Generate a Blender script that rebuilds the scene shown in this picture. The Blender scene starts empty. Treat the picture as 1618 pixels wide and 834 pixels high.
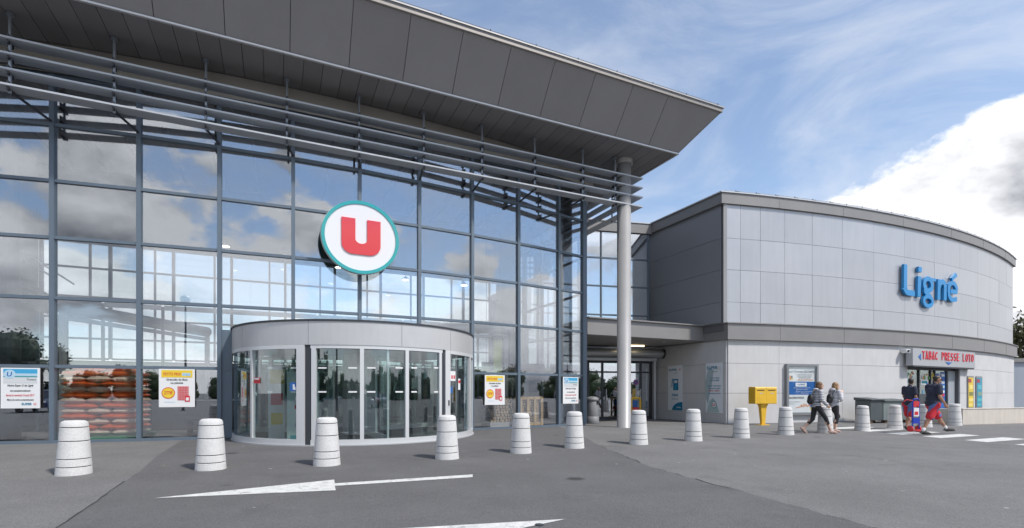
import bpy, bmesh, math, random
from mathutils import Vector, Matrix

random.seed(11)
D = bpy.data
SC = bpy.context.scene
COL = SC.collection
rad = math.radians
V = Vector

# ------------------------------------------------------------------ camera
CAM_H = 1.32
cd = D.cameras.new('camera')
cd.sensor_width = 36.0
cd.lens = 36.0 * 800.0 / 1618.0
cd.shift_y = (620.0 - 417.0) / 1618.0
cd.clip_start = 0.1
cd.clip_end = 3000
cam = D.objects.new('camera', cd)
COL.objects.link(cam)
cam.location = (0, 0, CAM_H)
cam.rotation_euler = (rad(90), 0, 0)
SC.camera = cam

# ------------------------------------------------------------------ sun and sky
SUN_EL = rad(50)
sun_h = V((0.83, -0.56, 0)).normalized()
SUN_DIR = V((sun_h.x * math.cos(SUN_EL), sun_h.y * math.cos(SUN_EL), math.sin(SUN_EL)))
sl = D.lights.new('sun', 'SUN')
sl.energy = 2.3
sl.angle = rad(5)
sl.color = (1.0, 0.95, 0.88)
sun = D.objects.new('sun', sl)
COL.objects.link(sun)
sun.rotation_euler = SUN_DIR.to_track_quat('Z', 'Y').to_euler()
sun.location = (20, -15, 40)

SKY_STRENGTH = 0.12
world = D.worlds.new('World')
SC.world = world
world.use_nodes = True


def build_world():
    nt = world.node_tree
    N, L = nt.nodes, nt.links
    N.clear()
    out = N.new('ShaderNodeOutputWorld')
    bg = N.new('ShaderNodeBackground')
    bg.inputs['Strength'].default_value = SKY_STRENGTH
    L.new(bg.outputs[0], out.inputs[0])
    sky = N.new('ShaderNodeTexSky')
    sky.sky_type = 'NISHITA'
    sky.sun_disc = False
    sky.sun_elevation = SUN_EL
    sky.sun_rotation = math.atan2(sun_h.x, sun_h.y)
    sky.air_density = 1.0
    sky.dust_density = 0.1
    sky.ozone_density = 1.6
    tc = N.new('ShaderNodeTexCoord')

    def vmath(op, a, b=None):
        n = N.new('ShaderNodeVectorMath')
        n.operation = op
        for i, s in enumerate((a, b)):
            if s is None:
                continue
            if isinstance(s, (tuple, list, Vector)):
                n.inputs[i].default_value = s
            else:
                L.new(s, n.inputs[i])
        return n.outputs['Value'] if op == 'DOT_PRODUCT' else n.outputs[0]

    def fmath(op, a, b=None, c=None, clamp=False):
        n = N.new('ShaderNodeMath')
        n.operation = op
        n.use_clamp = clamp
        for i, s in enumerate((a, b, c)):
            if s is None:
                continue
            if isinstance(s, (int, float)):
                n.inputs[i].default_value = s
            else:
                L.new(s, n.inputs[i])
        return n.outputs[0]

    def smooth(x, lo, hi):
        n = N.new('ShaderNodeMapRange')
        n.interpolation_type = 'SMOOTHSTEP'
        n.inputs['From Min'].default_value = lo
        n.inputs['From Max'].default_value = hi
        L.new(x, n.inputs['Value'])
        return n.outputs[0]

    def noise(vec, scale, detail, rough, dist=0.0):
        n = N.new('ShaderNodeTexNoise')
        n.inputs['Scale'].default_value = scale
        n.inputs['Detail'].default_value = detail
        n.inputs['Roughness'].default_value = rough
        n.inputs['Distortion'].default_value = dist
        L.new(vec, n.inputs['Vector'])
        return n.outputs[0]

    d = tc.outputs['Generated']
    sep = N.new('ShaderNodeSeparateXYZ')
    L.new(d, sep.inputs[0])
    z = sep.outputs['Z']
    # clouds get flatter towards the horizon
    st = vmath('MULTIPLY', d, (1.0, 1.0, 1.7))
    base = vmath('ADD', st, CLOUD_OFFSET)
    n1 = noise(base, 2.9, 14, 0.55, 0.15)
    so = vmath('ADD', base, tuple(SUN_DIR * 0.07))
    n2 = noise(so, 2.9, 8, 0.5, 0.15)
    # cover: a bank of cumulus low in the sky, open blue higher up
    low = smooth(z, 0.34, 0.07)
    def lobe(v, c0, c1):
        vv = V(v).normalized()
        return smooth(vmath('DOT_PRODUCT', d, tuple(vv)), c0, c1)
    # the cumulus bank low on the right: a slanting top edge, ending towards the left
    edge = fmath('SUBTRACT', z, fmath('MULTIPLY_ADD', sep.outputs['X'], 0.216, 0.215))
    right_bank = fmath('MULTIPLY', smooth(edge, 0.07, -0.08), smooth(sep.outputs['X'], 0.22, 0.46))
    right_bank = fmath('MULTIPLY', right_bank, smooth(sep.outputs['Y'], 0.0, 0.3))
    open_sky = lobe((0.25, 1.0, 0.60), 0.86, 0.97)
    cov0 = fmath('MULTIPLY_ADD', low, 0.13, fmath('ADD', n1, 0.035))
    cov = fmath('MULTIPLY_ADD', right_bank, 0.26, cov0)
    cov = fmath('MULTIPLY_ADD', open_sky, -0.20, cov)
    mask = smooth(cov, 0.575, 0.622)
    core = smooth(cov0, 0.61, 0.80)
    lit = fmath('SUBTRACT', n1, n2)
    # clouds seen against the sun are dark inside with bright edges, those lit from behind us stay pale
    against = smooth(vmath('DOT_PRODUCT', d, tuple(sun_h)), -0.55, 0.45)
    lit = fmath('MULTIPLY_ADD', lit, 4.4, 0.68, clamp=True)
    deep = fmath('MULTIPLY', core, fmath('MULTIPLY_ADD', against, 0.18, 0.11))
    lit = fmath('SUBTRACT', lit, deep, clamp=True)
    ramp = N.new('ShaderNodeValToRGB')
    ramp.color_ramp.elements[0].color = (0.24, 0.26, 0.30, 1)
    ramp.color_ramp.elements[1].color = (0.98, 0.99, 1.02, 1)
    ramp.color_ramp.elements[1].position = 0.72
    L.new(lit, ramp.inputs[0])
    cl = vmath('SCALE', ramp.outputs[0])
    cl.node.inputs['Scale'].default_value = CLOUD_BRIGHT
    # thin high veil
    vs = vmath('MULTIPLY', d, (1.1, 2.2, 4.0))
    veil = noise(vs, 1.6, 8, 0.6, 0.8)
    veil = fmath('MULTIPLY', smooth(veil, 0.36, 0.76), 0.50)
    veil = fmath('ADD', fmath('ADD', veil, 0.10), fmath('MULTIPLY', smooth(z, 0.35, 0.0), 0.30), clamp=True)
    m1 = N.new('ShaderNodeMixRGB')
    L.new(veil, m1.inputs['Fac'])
    L.new(sky.outputs[0], m1.inputs['Color1'])
    m1.inputs['Color2'].default_value = (CLOUD_BRIGHT * .72, CLOUD_BRIGHT * .76, CLOUD_BRIGHT * .83, 1)
    m2 = N.new('ShaderNodeMixRGB')
    L.new(mask, m2.inputs['Fac'])
    L.new(m1.outputs[0], m2.inputs['Color1'])
    L.new(cl, m2.inputs['Color2'])
    L.new(m2.outputs[0], bg.inputs['Color'])


CLOUD_OFFSET = (21.5, 13.2, 4.1)
CLOUD_BRIGHT = 6.1
build_world()

# ------------------------------------------------------------------ exposure and render
SC.view_settings.view_transform = 'Standard'
SC.view_settings.look = 'None'
SC.view_settings.exposure = 0.70
SC.view_settings.gamma = 1.0
SC.view_settings.use_curve_mapping = False
SC.render.engine = 'CYCLES'
SC.cycles.use_denoising = True
SC.cycles.max_bounces = 10
SC.cycles.transparent_max_bounces = 32
SC.cycles.glossy_bounces = 5
SC.cycles.diffuse_bounces = 3
SC.cycles.caustics_reflective = False
SC.cycles.caustics_refractive = False
SC.cycles.sample_clamp_indirect = 6

# ================================================================== helpers
WM = {}


def wmat(o):
    return WM.get(o.name, Matrix.Identity(4))


def link(o, parent=None):
    COL.objects.link(o)
    if parent is not None:
        o.parent = parent
        o.matrix_parent_inverse = wmat(parent).inverted()
    return o


def tag(o, label=None, cat=None, group=None, kind=None):
    if label: o['label'] = label
    if cat: o['category'] = cat
    if group: o['group'] = group
    if kind: o['kind'] = kind
    return o


def thing(name, label, cat, loc=(0, 0, 0), rz=0.0, group=None):
    o = D.objects.new(name, None)
    COL.objects.link(o)
    o.empty_display_size = 0.2
    o.location = loc
    o.rotation_euler = (0, 0, rz)
    WM[o.name] = Matrix.Translation(V(loc)) @ Matrix.Rotation(rz, 4, 'Z')
    return tag(o, label, cat, group)


def copy_tree(o, parent=None):
    c = o.copy()
    COL.objects.link(c)
    if parent is not None:
        c.parent = parent
        c.matrix_parent_inverse = o.matrix_parent_inverse.copy()
    for ch in list(o.children):
        copy_tree(ch, c)
    return c


class MB:
    """collects geometry, builds ONE mesh object"""

    def __init__(self):
        self.v, self.f, self.m = [], [], []
        self.mi = 0

    def add(self, vs, fs):
        b = len(self.v)
        self.v += [tuple(p) for p in vs]
        for f in fs:
            self.f.append([b + i for i in f])
            self.m.append(self.mi)
        return self

    def hexa(self, p):
        return self.add(p, [(0, 3, 2, 1), (4, 5, 6, 7), (0, 1, 5, 4), (1, 2, 6, 5), (2, 3, 7, 6), (3, 0, 4, 7)])

    def box(self, x0, y0, z0, x1, y1, z1):
        return self.hexa([(x0, y0, z0), (x1, y0, z0), (x1, y1, z0), (x0, y1, z0),
                          (x0, y0, z1), (x1, y0, z1), (x1, y1, z1), (x0, y1, z1)])

    def obox(self, c, ux, uy, uz):
        c, ux, uy, uz = V(c), V(ux), V(uy), V(uz)
        return self.hexa([c - ux - uy - uz, c + ux - uy - uz, c + ux + uy - uz, c - ux + uy - uz,
                          c - ux - uy + uz, c + ux - uy + uz, c + ux + uy + uz, c - ux + uy + uz])

    def bar(self, p, q, w, h, up=(0, 0, 1)):
        p, q = V(p), V(q)
        d = (q - p)
        n = d.normalized()
        s = n.cross(V(up))
        if s.length < 1e-4:
            s = n.cross(V((1, 0, 0)))
        s.normalize()
        u = s.cross(n).normalized()
        return self.obox((p + q) / 2, d / 2, s * (-w / 2), u * (h / 2))

    def prism(self, poly, z0, z1):
        n = len(poly)
        a = sum(poly[i][0] * poly[(i + 1) % n][1] - poly[(i + 1) % n][0] * poly[i][1] for i in range(n))
        if a < 0:
            poly = poly[::-1]
        vs = [(p[0], p[1], z0) for p in poly] + [(p[0], p[1], z1) for p in poly]
        fs = [tuple(range(n - 1, -1, -1)), tuple(range(n, 2 * n))]
        fs += [(i, (i + 1) % n, n + (i + 1) % n, n + i) for i in range(n)]
        return self.add(vs, fs)

    def sweep(self, poly, pts_a, pts_b):
        """poly rings a and b given as explicit 3d point lists (same length, capped)"""
        n = len(pts_a)
        vs = list(pts_a) + list(pts_b)
        fs = [(i, (i + 1) % n, n + (i + 1) % n, n + i) for i in range(n)]
        fs += [tuple(range(n - 1, -1, -1)), tuple(range(n, 2 * n))]
        return self.add(vs, fs)

    def tube(self, pts, r, n=8, cap=True):
        pts = [V(p) for p in pts]
        rs = r if isinstance(r, (list, tuple)) else [r] * len(pts)
        rings = []
        prev = None
        for i, p in enumerate(pts):
            t = (pts[min(i + 1, len(pts) - 1)] - pts[max(i - 1, 0)]).normalized()
            if prev is None:
                s = t.cross(V((0, 0, 1)))
                if s.length < 1e-3:
                    s = t.cross(V((1, 0, 0)))
            else:
                s = prev - t * prev.dot(t)
            s.normalize()
            prev = s
            u = t.cross(s)
            rings.append([p + (s * math.cos(2 * math.pi * k / n) + u * math.sin(2 * math.pi * k / n)) * rs[i] for k in range(n)])
        vs = [q for ring in rings for q in ring]
        fs = []
        for i in range(len(pts) - 1):
            for k in range(n):
                k2 = (k + 1) % n
                fs.append((i * n + k, i * n + k2, (i + 1) * n + k2, (i + 1) * n + k))
        if cap:
            fs.append(tuple(range(n - 1, -1, -1)))
            b = (len(pts) - 1) * n
            fs.append(tuple(range(b, b + n)))
        return self.add(vs, fs)

    def lathe(self, prof, n=24, c=(0, 0, 0), axis=None):
        """profile of (r, z) about the z axis at c"""
        vs, fs = [], []
        for (r, z) in prof:
            for k in range(n):
                a = 2 * math.pi * k / n
                vs.append((c[0] + r * math.cos(a), c[1] + r * math.sin(a), c[2] + z))
        m = len(prof)
        for i in range(m - 1):
            for k in range(n):
                k2 = (k + 1) % n
                fs.append((i * n + k, i * n + k2, (i + 1) * n + k2, (i + 1) * n + k))
        fs.append(tuple(range(n - 1, -1, -1)))
        fs.append(tuple(range((m - 1) * n, m * n)))
        return self.add(vs, fs)

    def ellipsoid(self, c, rx, ry, rz, n=14, m=9, rot=None):
        c = V(c)
        R = rot or Matrix.Identity(3)
        vs = [c + R @ V((0, 0, -rz))]
        for i in range(1, m):
            t = math.pi * i / m - math.pi / 2
            for k in range(n):
                a = 2 * math.pi * k / n
                vs.append(c + R @ V((rx * math.cos(t) * math.cos(a), ry * math.cos(t) * math.sin(a), rz * math.sin(t))))
        vs.append(c + R @ V((0, 0, rz)))
        fs = [(0, 1 + (k + 1) % n, 1 + k) for k in range(n)]
        for i in range(m - 2):
            for k in range(n):
                k2 = (k + 1) % n
                fs.append((1 + i * n + k, 1 + i * n + k2, 1 + (i + 1) * n + k2, 1 + (i + 1) * n + k))
        top = len(vs) - 1
        b = 1 + (m - 2) * n
        fs += [(b + k, b + (k + 1) % n, top) for k in range(n)]
        return self.add(vs, fs)

    def build(self, name, mat, parent=None, smooth=False, bevel=0.0):
        me = D.meshes.new(name)
        me.from_pydata(self.v, [], self.f)
        mats = mat if isinstance(mat, (list, tuple)) else [mat]
        for m in mats:
            me.materials.append(m)
        if len(mats) > 1:
            me.polygons.foreach_set('material_index', self.m)
        if smooth:
            me.polygons.foreach_set('use_smooth', [True] * len(me.polygons))
        me.update()
        o = D.objects.new(name, me)
        link(o, parent)
        if bevel:
            b = o.modifiers.new('bevel', 'BEVEL')
            b.width = bevel
            b.segments = 2
            b.limit_method = 'ANGLE'
            b.angle_limit = rad(40)
        if smooth == 'auto':
            pass
        return o


def text_obj(body, height, origin, xdir, nrm, mat, parent, name='lettering', width=None, extrude=0.002,
             bold=0.0, align='CENTER', shear=0.0, res=3):
    """flat or raised lettering; origin = baseline anchor; height = cap height in metres"""
    cu = D.curves.new('lettering', 'FONT')
    cu.body = body
    cu.size = 1.0
    cu.resolution_u = res
    cu.offset = min(bold, .018)
    cu.extrude = 0.5
    cu.shear = shear
    cu.fill_mode = 'BOTH'
    tmp = D.objects.new('tmp_text', cu)
    me = D.meshes.new_from_object(tmp)
    D.objects.remove(tmp)
    D.curves.remove(cu)
    xs = [v.co.x for v in me.vertices]
    if not xs:
        return None
    x0, x1 = min(xs), max(xs)
    cap = 0.70
    sy = height / cap
    sx = sy if width is None else width / (x1 - x0)
    xd, n = V(xdir).normalized(), V(nrm).normalized()
    up = n.cross(xd).normalized()
    if up.z < 0:
        up = -up
    o0 = V(origin)
    off = {'CENTER': (x0 + x1) / 2, 'LEFT': x0, 'RIGHT': x1}[align]
    for v in me.vertices:
        c = v.co
        v.co = o0 + xd * ((c.x - off) * sx) + up * (c.y * sy) + n * ((c.z + 0.5) * extrude)
    me.materials.clear()
    me.materials.append(mat)
    me.name = name
    o = D.objects.new(name, me)
    link(o, parent)
    return o


# ------------------------------------------------------------------ materials
MATS = {}


def mat(name, col, rough=0.5, metal=0.0, var=0.0, vscale=3.0, bump=0.0, bscale=40.0, spec=0.5, streak=0.0,
        objvar=0.0, emit=None, emit_s=1.0, coat=0.0, speck=None):
    if name in MATS:
        return MATS[name]
    m = D.materials.new(name)
    m.use_nodes = True
    nt = m.node_tree
    N, L = nt.nodes, nt.links
    p = N['Principled BSDF']
    p.inputs['Roughness'].default_value = rough
    p.inputs['Metallic'].default_value = metal
    p.inputs['Specular IOR Level'].default_value = spec
    if coat:
        p.inputs['Coat Weight'].default_value = coat
        p.inputs['Coat Roughness'].default_value = 0.08
    c4 = (col[0], col[1], col[2], 1)
    p.inputs['Base Color'].default_value = c4
    tc = N.new('ShaderNodeTexCoord')
    cur = None

    def mult(src, fac_out, lo, hi):
        mr = N.new('ShaderNodeMapRange')
        mr.inputs['From Min'].default_value = 0.3
        mr.inputs['From Max'].default_value = 0.7
        mr.inputs['To Min'].default_value = lo
        mr.inputs['To Max'].default_value = hi
        L.new(fac_out, mr.inputs['Value'])
        vm = N.new('ShaderNodeVectorMath')
        vm.operation = 'SCALE'
        if src is None:
            vm.inputs[0].default_value = col[:3]
        else:
            L.new(src, vm.inputs[0])
        L.new(mr.outputs[0], vm.inputs['Scale'])
        return vm.outputs[0]

    if var:
        n = N.new('ShaderNodeTexNoise')
        n.inputs['Scale'].default_value = vscale
        n.inputs['Detail'].default_value = 8
        n.inputs['Roughness'].default_value = 0.62
        L.new(tc.outputs['Object'], n.inputs['Vector'])
        cur = mult(cur, n.outputs[0], 1 - var, 1 + var)
        mr = N.new('ShaderNodeMapRange')
        mr.inputs['To Min'].default_value = max(0.02, rough - 0.12)
        mr.inputs['To Max'].default_value = min(1, rough + 0.12)
        L.new(n.outputs[0], mr.inputs['Value'])
        L.new(mr.outputs[0], p.inputs['Roughness'])
    if streak:
        mp = N.new('ShaderNodeMapping')
        mp.inputs['Scale'].default_value = (3.0, 3.0, 0.25)
        L.new(tc.outputs['Object'], mp.inputs[0])
        n = N.new('ShaderNodeTexNoise')
        n.inputs['Scale'].default_value = 2.0
        n.inputs['Detail'].default_value = 6
        L.new(mp.outputs[0], n.inputs['Vector'])
        cur = mult(cur, n.outputs[0], 1 - streak, 1 + streak)
    if objvar:
        oi = N.new('ShaderNodeObjectInfo')
        cur = mult(cur, oi.outputs['Random'], 1 - objvar, 1 + objvar)
    if speck:
        sc, amt = speck
        n = N.new('ShaderNodeTexVoronoi')
        n.inputs['Scale'].default_value = sc
        L.new(tc.outputs['Object'], n.inputs['Vector'])
        sepc = N.new('ShaderNodeSeparateColor')
        L.new(n.outputs['Color'], sepc.inputs[0])
        cur = mult(cur, sepc.outputs[0], 1 - amt, 1 + amt)
    if cur is not None:
        L.new(cur, p.inputs['Base Color'])
    if bump:
        n = N.new('ShaderNodeTexNoise')
        n.inputs['Scale'].default_value = bscale
        n.inputs['Detail'].default_value = 5
        L.new(tc.outputs['Object'], n.inputs['Vector'])
        b = N.new('ShaderNodeBump')
        b.inputs['Strength'].default_value = bump
        b.inputs['Distance'].default_value = 0.02
        L.new(n.outputs[0], b.inputs['Height'])
        L.new(b.outputs[0], p.inputs['Normal'])
    if emit:
        p.inputs['Emission Color'].default_value = (emit[0], emit[1], emit[2], 1)
        p.inputs['Emission Strength'].default_value = emit_s
    MATS[name] = m
    return m


def glass_mat(name, tint, r0, r1, wav=0.0):
    """coated window glass: clear with a mirror share that grows towards grazing"""
    m = D.materials.new(name)
    m.use_nodes = True
    nt = m.node_tree
    N, L = nt.nodes, nt.links
    N.clear()
    out = N.new('ShaderNodeOutputMaterial')
    mix = N.new('ShaderNodeMixShader')
    tr = N.new('ShaderNodeBsdfTransparent')
    tr.inputs[0].default_value = (*tint, 1)
    gl = N.new('ShaderNodeBsdfGlossy')
    gl.inputs['Roughness'].default_value = 0.0
    gl.inputs['Color'].default_value = (0.93, 0.96, 1.0, 1)
    lw = N.new('ShaderNodeLayerWeight')
    lw.inputs['Blend'].default_value = 0.35
    pw = N.new('ShaderNodeMath')
    pw.operation = 'POWER'
    pw.inputs[1].default_value = 2.5
    L.new(lw.outputs['Facing'], pw.inputs[0])
    mr = N.new('ShaderNodeMapRange')
    mr.inputs['To Min'].default_value = r0
    mr.inputs['To Max'].default_value = r1
    L.new(pw.outputs[0], mr.inputs['Value'])
    L.new(mr.outputs[0], mix.inputs[0])
    L.new(tr.outputs[0], mix.inputs[1])
    L.new(gl.outputs[0], mix.inputs[2])
    L.new(mix.outputs[0], out.inputs[0])
    if wav:
        tc = N.new('ShaderNodeTexCoord')
        n = N.new('ShaderNodeTexNoise')
        n.inputs['Scale'].default_value = 0.9
        n.inputs['Detail'].default_value = 1
        L.new(tc.outputs['Object'], n.inputs['Vector'])
        b = N.new('ShaderNodeBump')
        b.inputs['Strength'].default_value = wav
        b.inputs['Distance'].default_value = 0.02
        L.new(n.outputs[0], b.inputs['Height'])
        L.new(b.outputs[0], gl.inputs['Normal'])
    MATS[name] = m
    return m


M_GLASS = glass_mat('coated_glass', (0.97, 0.98, 0.985), 0.26, 0.80, 0.03)
M_MIRRORGLASS = glass_mat('upper_mirror_glass', (0.75, 0.80, 0.84), 0.50, 0.88, 0.05)
M_DOORGLASS = glass_mat('door_glass', (0.89, 0.945, 0.935), 0.12, 0.70, 0.03)
M_BACKGLASS = glass_mat('rear_glass', (0.84, 0.87, 0.87), 0.06, 0.4)
M_FRAME = mat('blue_grey_frame', (0.125, 0.165, 0.21), 0.42, 0.1, var=0.06, vscale=2)
M_FRAMELT = mat('light_frame', (0.50, 0.51, 0.53), 0.4, 0.2)
M_FASCIA = mat('grey_fascia', (0.30, 0.288, 0.29), 0.55, 0.15, var=0.05, vscale=0.8, objvar=0.03)
M_SOFFIT = mat('soffit_plank', (0.235, 0.229, 0.231), 0.6, 0.1, var=0.06, vscale=1.0, objvar=0.06)
M_TRIM = mat('bright_trim', (0.62, 0.61, 0.60), 0.35, 0.4)
M_GUTTER = mat('gutter', (0.27, 0.25, 0.235), 0.5, 0.2, var=0.08, vscale=1.5)
M_BEIGE = mat('beige_bulkhead', (0.36, 0.335, 0.30), 0.6, 0.0, var=0.08, vscale=1.0)
M_LOUVRE = mat('louvre_blade', (0.52, 0.55, 0.59), 0.5, 0.1, var=0.05, vscale=1.5)
M_STEEL = mat('hanger_steel', (0.30, 0.33, 0.37), 0.4, 0.5)
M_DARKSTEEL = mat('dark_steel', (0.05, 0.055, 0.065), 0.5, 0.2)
M_COLUMN = mat('column_paint', (0.36, 0.36, 0.365), 0.45, 0.1, var=0.05, vscale=1.0)
M_DRUM = mat('drum_header', (0.55, 0.55, 0.555), 0.40, 0.3, var=0.04, vscale=1.2)
M_DRUMFRAME = mat('drum_frame', (0.70, 0.71, 0.72), 0.35, 0.3)
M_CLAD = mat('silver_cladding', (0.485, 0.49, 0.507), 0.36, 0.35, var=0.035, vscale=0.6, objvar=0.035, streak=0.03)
M_CLADSHADE = mat('shaded_cladding', (0.30, 0.315, 0.345), 0.5, 0.2, var=0.04, vscale=0.6, objvar=0.03)  # darker copy of the silver cladding, with the left face's shade in its colour
M_JOINT = mat('joint_backing', (0.14, 0.14, 0.15), 0.8)
M_CONC = mat('smooth_concrete', (0.565, 0.565, 0.57), 0.85, 0, var=0.06, vscale=0.9, bump=0.12, bscale=30, streak=0.025)
M_BAND = mat('band_flashing', (0.27, 0.262, 0.258), 0.5, 0.25, var=0.06, vscale=1.0)
M_CREAM = mat('cream_render', (0.62, 0.565, 0.50), 0.9, 0, var=0.06, vscale=2.0, bump=0.2, bscale=60, streak=0.05)
M_WHITE = mat('white_panel', (0.78, 0.79, 0.80), 0.45)
M_BLUE = mat('print_blue', (0.02, 0.13, 0.42), 0.5)
M_SKYBLUE = mat('print_sky_blue', (0.05, 0.36, 0.62), 0.5)
M_TEAL = mat('print_teal', (0.02, 0.30, 0.33), 0.5)
M_TEALBLUE = mat('print_petrol', (0.01, 0.20, 0.36), 0.5)
M_RED = mat('print_red', (0.62, 0.03, 0.045), 0.45)
M_YELLOW = mat('print_yellow', (0.80, 0.58, 0.04), 0.5)
M_BLACK = mat('print_black', (0.02, 0.02, 0.025), 0.5)
M_ORANGE = mat('print_orange', (0.75, 0.25, 0.03), 0.5)
M_GREYPRINT = mat('print_grey', (0.35, 0.38, 0.42), 0.5)
M_PALEBLUE = mat('print_pale', (0.45, 0.62, 0.74), 0.5)
M_GREEN = mat('print_green', (0.12, 0.42, 0.10), 0.5)

# ================================================================== frames of reference
E1 = V((0.9070, 0.4206, 0)).normalized()
E2 = V((-E1.y, E1.x, 0))
C0 = V((5.86, 17.95, 0))
ZS = 9.78          # soffit level


def F(a, b, z=0.0):
    p = C0 + E1 * a + E2 * b
    return V((p.x, p.y, z))


def px(x, y, Y):
    return V(((x - 809) / 800 * Y, Y, CAM_H + (620 - y) / 800 * Y))


def gpx(x, y):
    Y = 800 * CAM_H / (y - 620)
    return V(((x - 809) / 800 * Y, Y, 0))


AR, ACX, ACY, AA0, AW, AWL = 42.774, -23.036, 53.534, 0.27919, 1.80475, 1.2888
HZ = 0.09           # level of the entrance floor above the car park


def arc(s, off=0.0, z=0.0):
    """point on the curved glass line, s metres from the first mullion; off = towards the car park"""
    a = AA0 + s / AR
    return V((ACX + (AR + off) * math.sin(a), ACY - (AR + off) * math.cos(a), z))


def arc_n(s):
    a = AA0 + s / AR
    return V((math.sin(a), -math.cos(a), 0))


# ================================================================== ground
M_ASPH = mat('asphalt_grey', (0.180, 0.177, 0.175), 0.92, 0, var=0.16, vscale=0.55, bump=0.6, bscale=90, speck=(85, 0.15))
M_ASPHDK = mat('asphalt_dark', (0.130, 0.128, 0.130), 0.92, 0, var=0.13, vscale=0.7, bump=0.6, bscale=100, speck=(90, 0.14))
M_PAINT = mat('road_paint', (0.66, 0.66, 0.64), 0.8, 0, var=0.16, vscale=9, bump=0.3, bscale=120, speck=(60, 0.06))



def wear_nodes(m, under, scale, lo, hi):
    """break a paint film open to the surface below it"""
    nt = m.node_tree
    N, L = nt.nodes, nt.links
    p = N['Principled BSDF']
    src = p.inputs['Base Color'].links[0].from_socket
    tc = N.new('ShaderNodeTexCoord')
    n = N.new('ShaderNodeTexNoise')
    n.inputs['Scale'].default_value = scale
    n.inputs['Detail'].default_value = 10
    n.inputs['Roughness'].default_value = .7
    L.new(tc.outputs['Object'], n.inputs['Vector'])
    mr = N.new('ShaderNodeMapRange')
    mr.inputs['From Min'].default_value = lo
    mr.inputs['From Max'].default_value = hi
    L.new(n.outputs[0], mr.inputs['Value'])
    mx = N.new('ShaderNodeMixRGB')
    L.new(mr.outputs[0], mx.inputs['Fac'])
    L.new(src, mx.inputs['Color1'])
    mx.inputs['Color2'].default_value = (*under, 1)
    L.new(mx.outputs[0], p.inputs['Base Color'])


def spots(m, scale, size, col, amount):
    """sparse small blots with a shape of their own (gum, oil)"""
    nt = m.node_tree
    N, L = nt.nodes, nt.links
    p = N['Principled BSDF']
    src = p.inputs['Base Color'].links[0].from_socket
    tc = N.new('ShaderNodeTexCoord')
    nz = N.new('ShaderNodeTexNoise')
    nz.inputs['Scale'].default_value = scale * 3
    L.new(tc.outputs['Object'], nz.inputs['Vector'])
    mx0 = N.new('ShaderNodeMixRGB')
    mx0.inputs['Fac'].default_value = .06
    L.new(tc.outputs['Object'], mx0.inputs['Color1'])
    L.new(nz.outputs['Color'], mx0.inputs['Color2'])
    v = N.new('ShaderNodeTexVoronoi')
    v.inputs['Scale'].default_value = scale
    L.new(mx0.outputs[0], v.inputs['Vector'])
    sp = N.new('ShaderNodeSeparateColor')
    L.new(v.outputs['Color'], sp.inputs[0])
    mr = N.new('ShaderNodeMapRange')
    mr.inputs['From Min'].default_value = size
    mr.inputs['From Max'].default_value = size * .55
    L.new(v.outputs['Distance'], mr.inputs['Value'])
    gt = N.new('ShaderNodeMath')
    gt.operation = 'GREATER_THAN'
    gt.inputs[1].default_value = 1 - amount
    L.new(sp.outputs[0], gt.inputs[0])
    mu = N.new('ShaderNodeMath')
    mu.operation = 'MULTIPLY'
    L.new(mr.outputs[0], mu.inputs[0])
    L.new(gt.outputs[0], mu.inputs[1])
    mx = N.new('ShaderNodeMixRGB')
    L.new(mu.outputs[0], mx.inputs['Fac'])
    L.new(src, mx.inputs['Color1'])
    mx.inputs['Color2'].default_value = (*col, 1)
    L.new(mx.outputs[0], p.inputs['Base Color'])


wear_nodes(M_PAINT, (.15, .148, .148), 7.0, .56, .68)
for m_ in (M_ASPH, M_ASPHDK):
    wear_nodes(m_, (.075, .074, .075), .45, .56, .85)
    wear_nodes(m_, (.25, .245, .24), 2.2, .60, .95)
    spots(m_, 2.6, .085, (.42, .41, .40), .22)
    spots(m_, .8, .13, (.05, .05, .05), .30)

g = MB()
S = 600
g.add([(-S, -S, 0), (S, -S, 0), (S, S, 0), (-S, S, 0)], [(0, 1, 2, 3)])
ground = g.build('ground', M_ASPH)
tag(ground, kind='structure')


def ragged(p, q, n, amp):
    p, q = V(p), V(q)
    d = (q - p)
    s = V((-d.y, d.x)).normalized()
    return [p + d * (i / n) + s * random.uniform(-amp, amp) for i in range(n)]


LANE_L0, LANE_L1 = V((-8.45, 12.9)), V((-4.43, 4.93))
LANE_R0, LANE_R1 = V((1.75, 17.5)), V((2.45, 9.0))
lane_pts = ragged(LANE_L0, LANE_L1, 34, 0.02) + ragged(LANE_L1, (2.0, -7.5), 20, 0.03) + \
    ragged((2.0, -7.5), (9.0, -7.5), 3, 0.02) + ragged((9.0, -7.5), (3.52, 4.93), 14, 0.04) + \
    ragged((3.52, 4.93), LANE_R1, 16, 0.04) + ragged(LANE_R1, (2.16, 12.6), 16, 0.03) + \
    ragged((2.16, 12.6), (-3.0, 15.0), 6, 0.01) + ragged((-3.0, 15.0), LANE_L0, 8, 0.01)
lm = MB()
lm.add([(p[0], p[1], 0.004) for p in lane_pts], [tuple(range(len(lane_pts)))])
lane = lm.build('road_lane', M_ASPHDK)
tag(lane, kind='structure')
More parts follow.
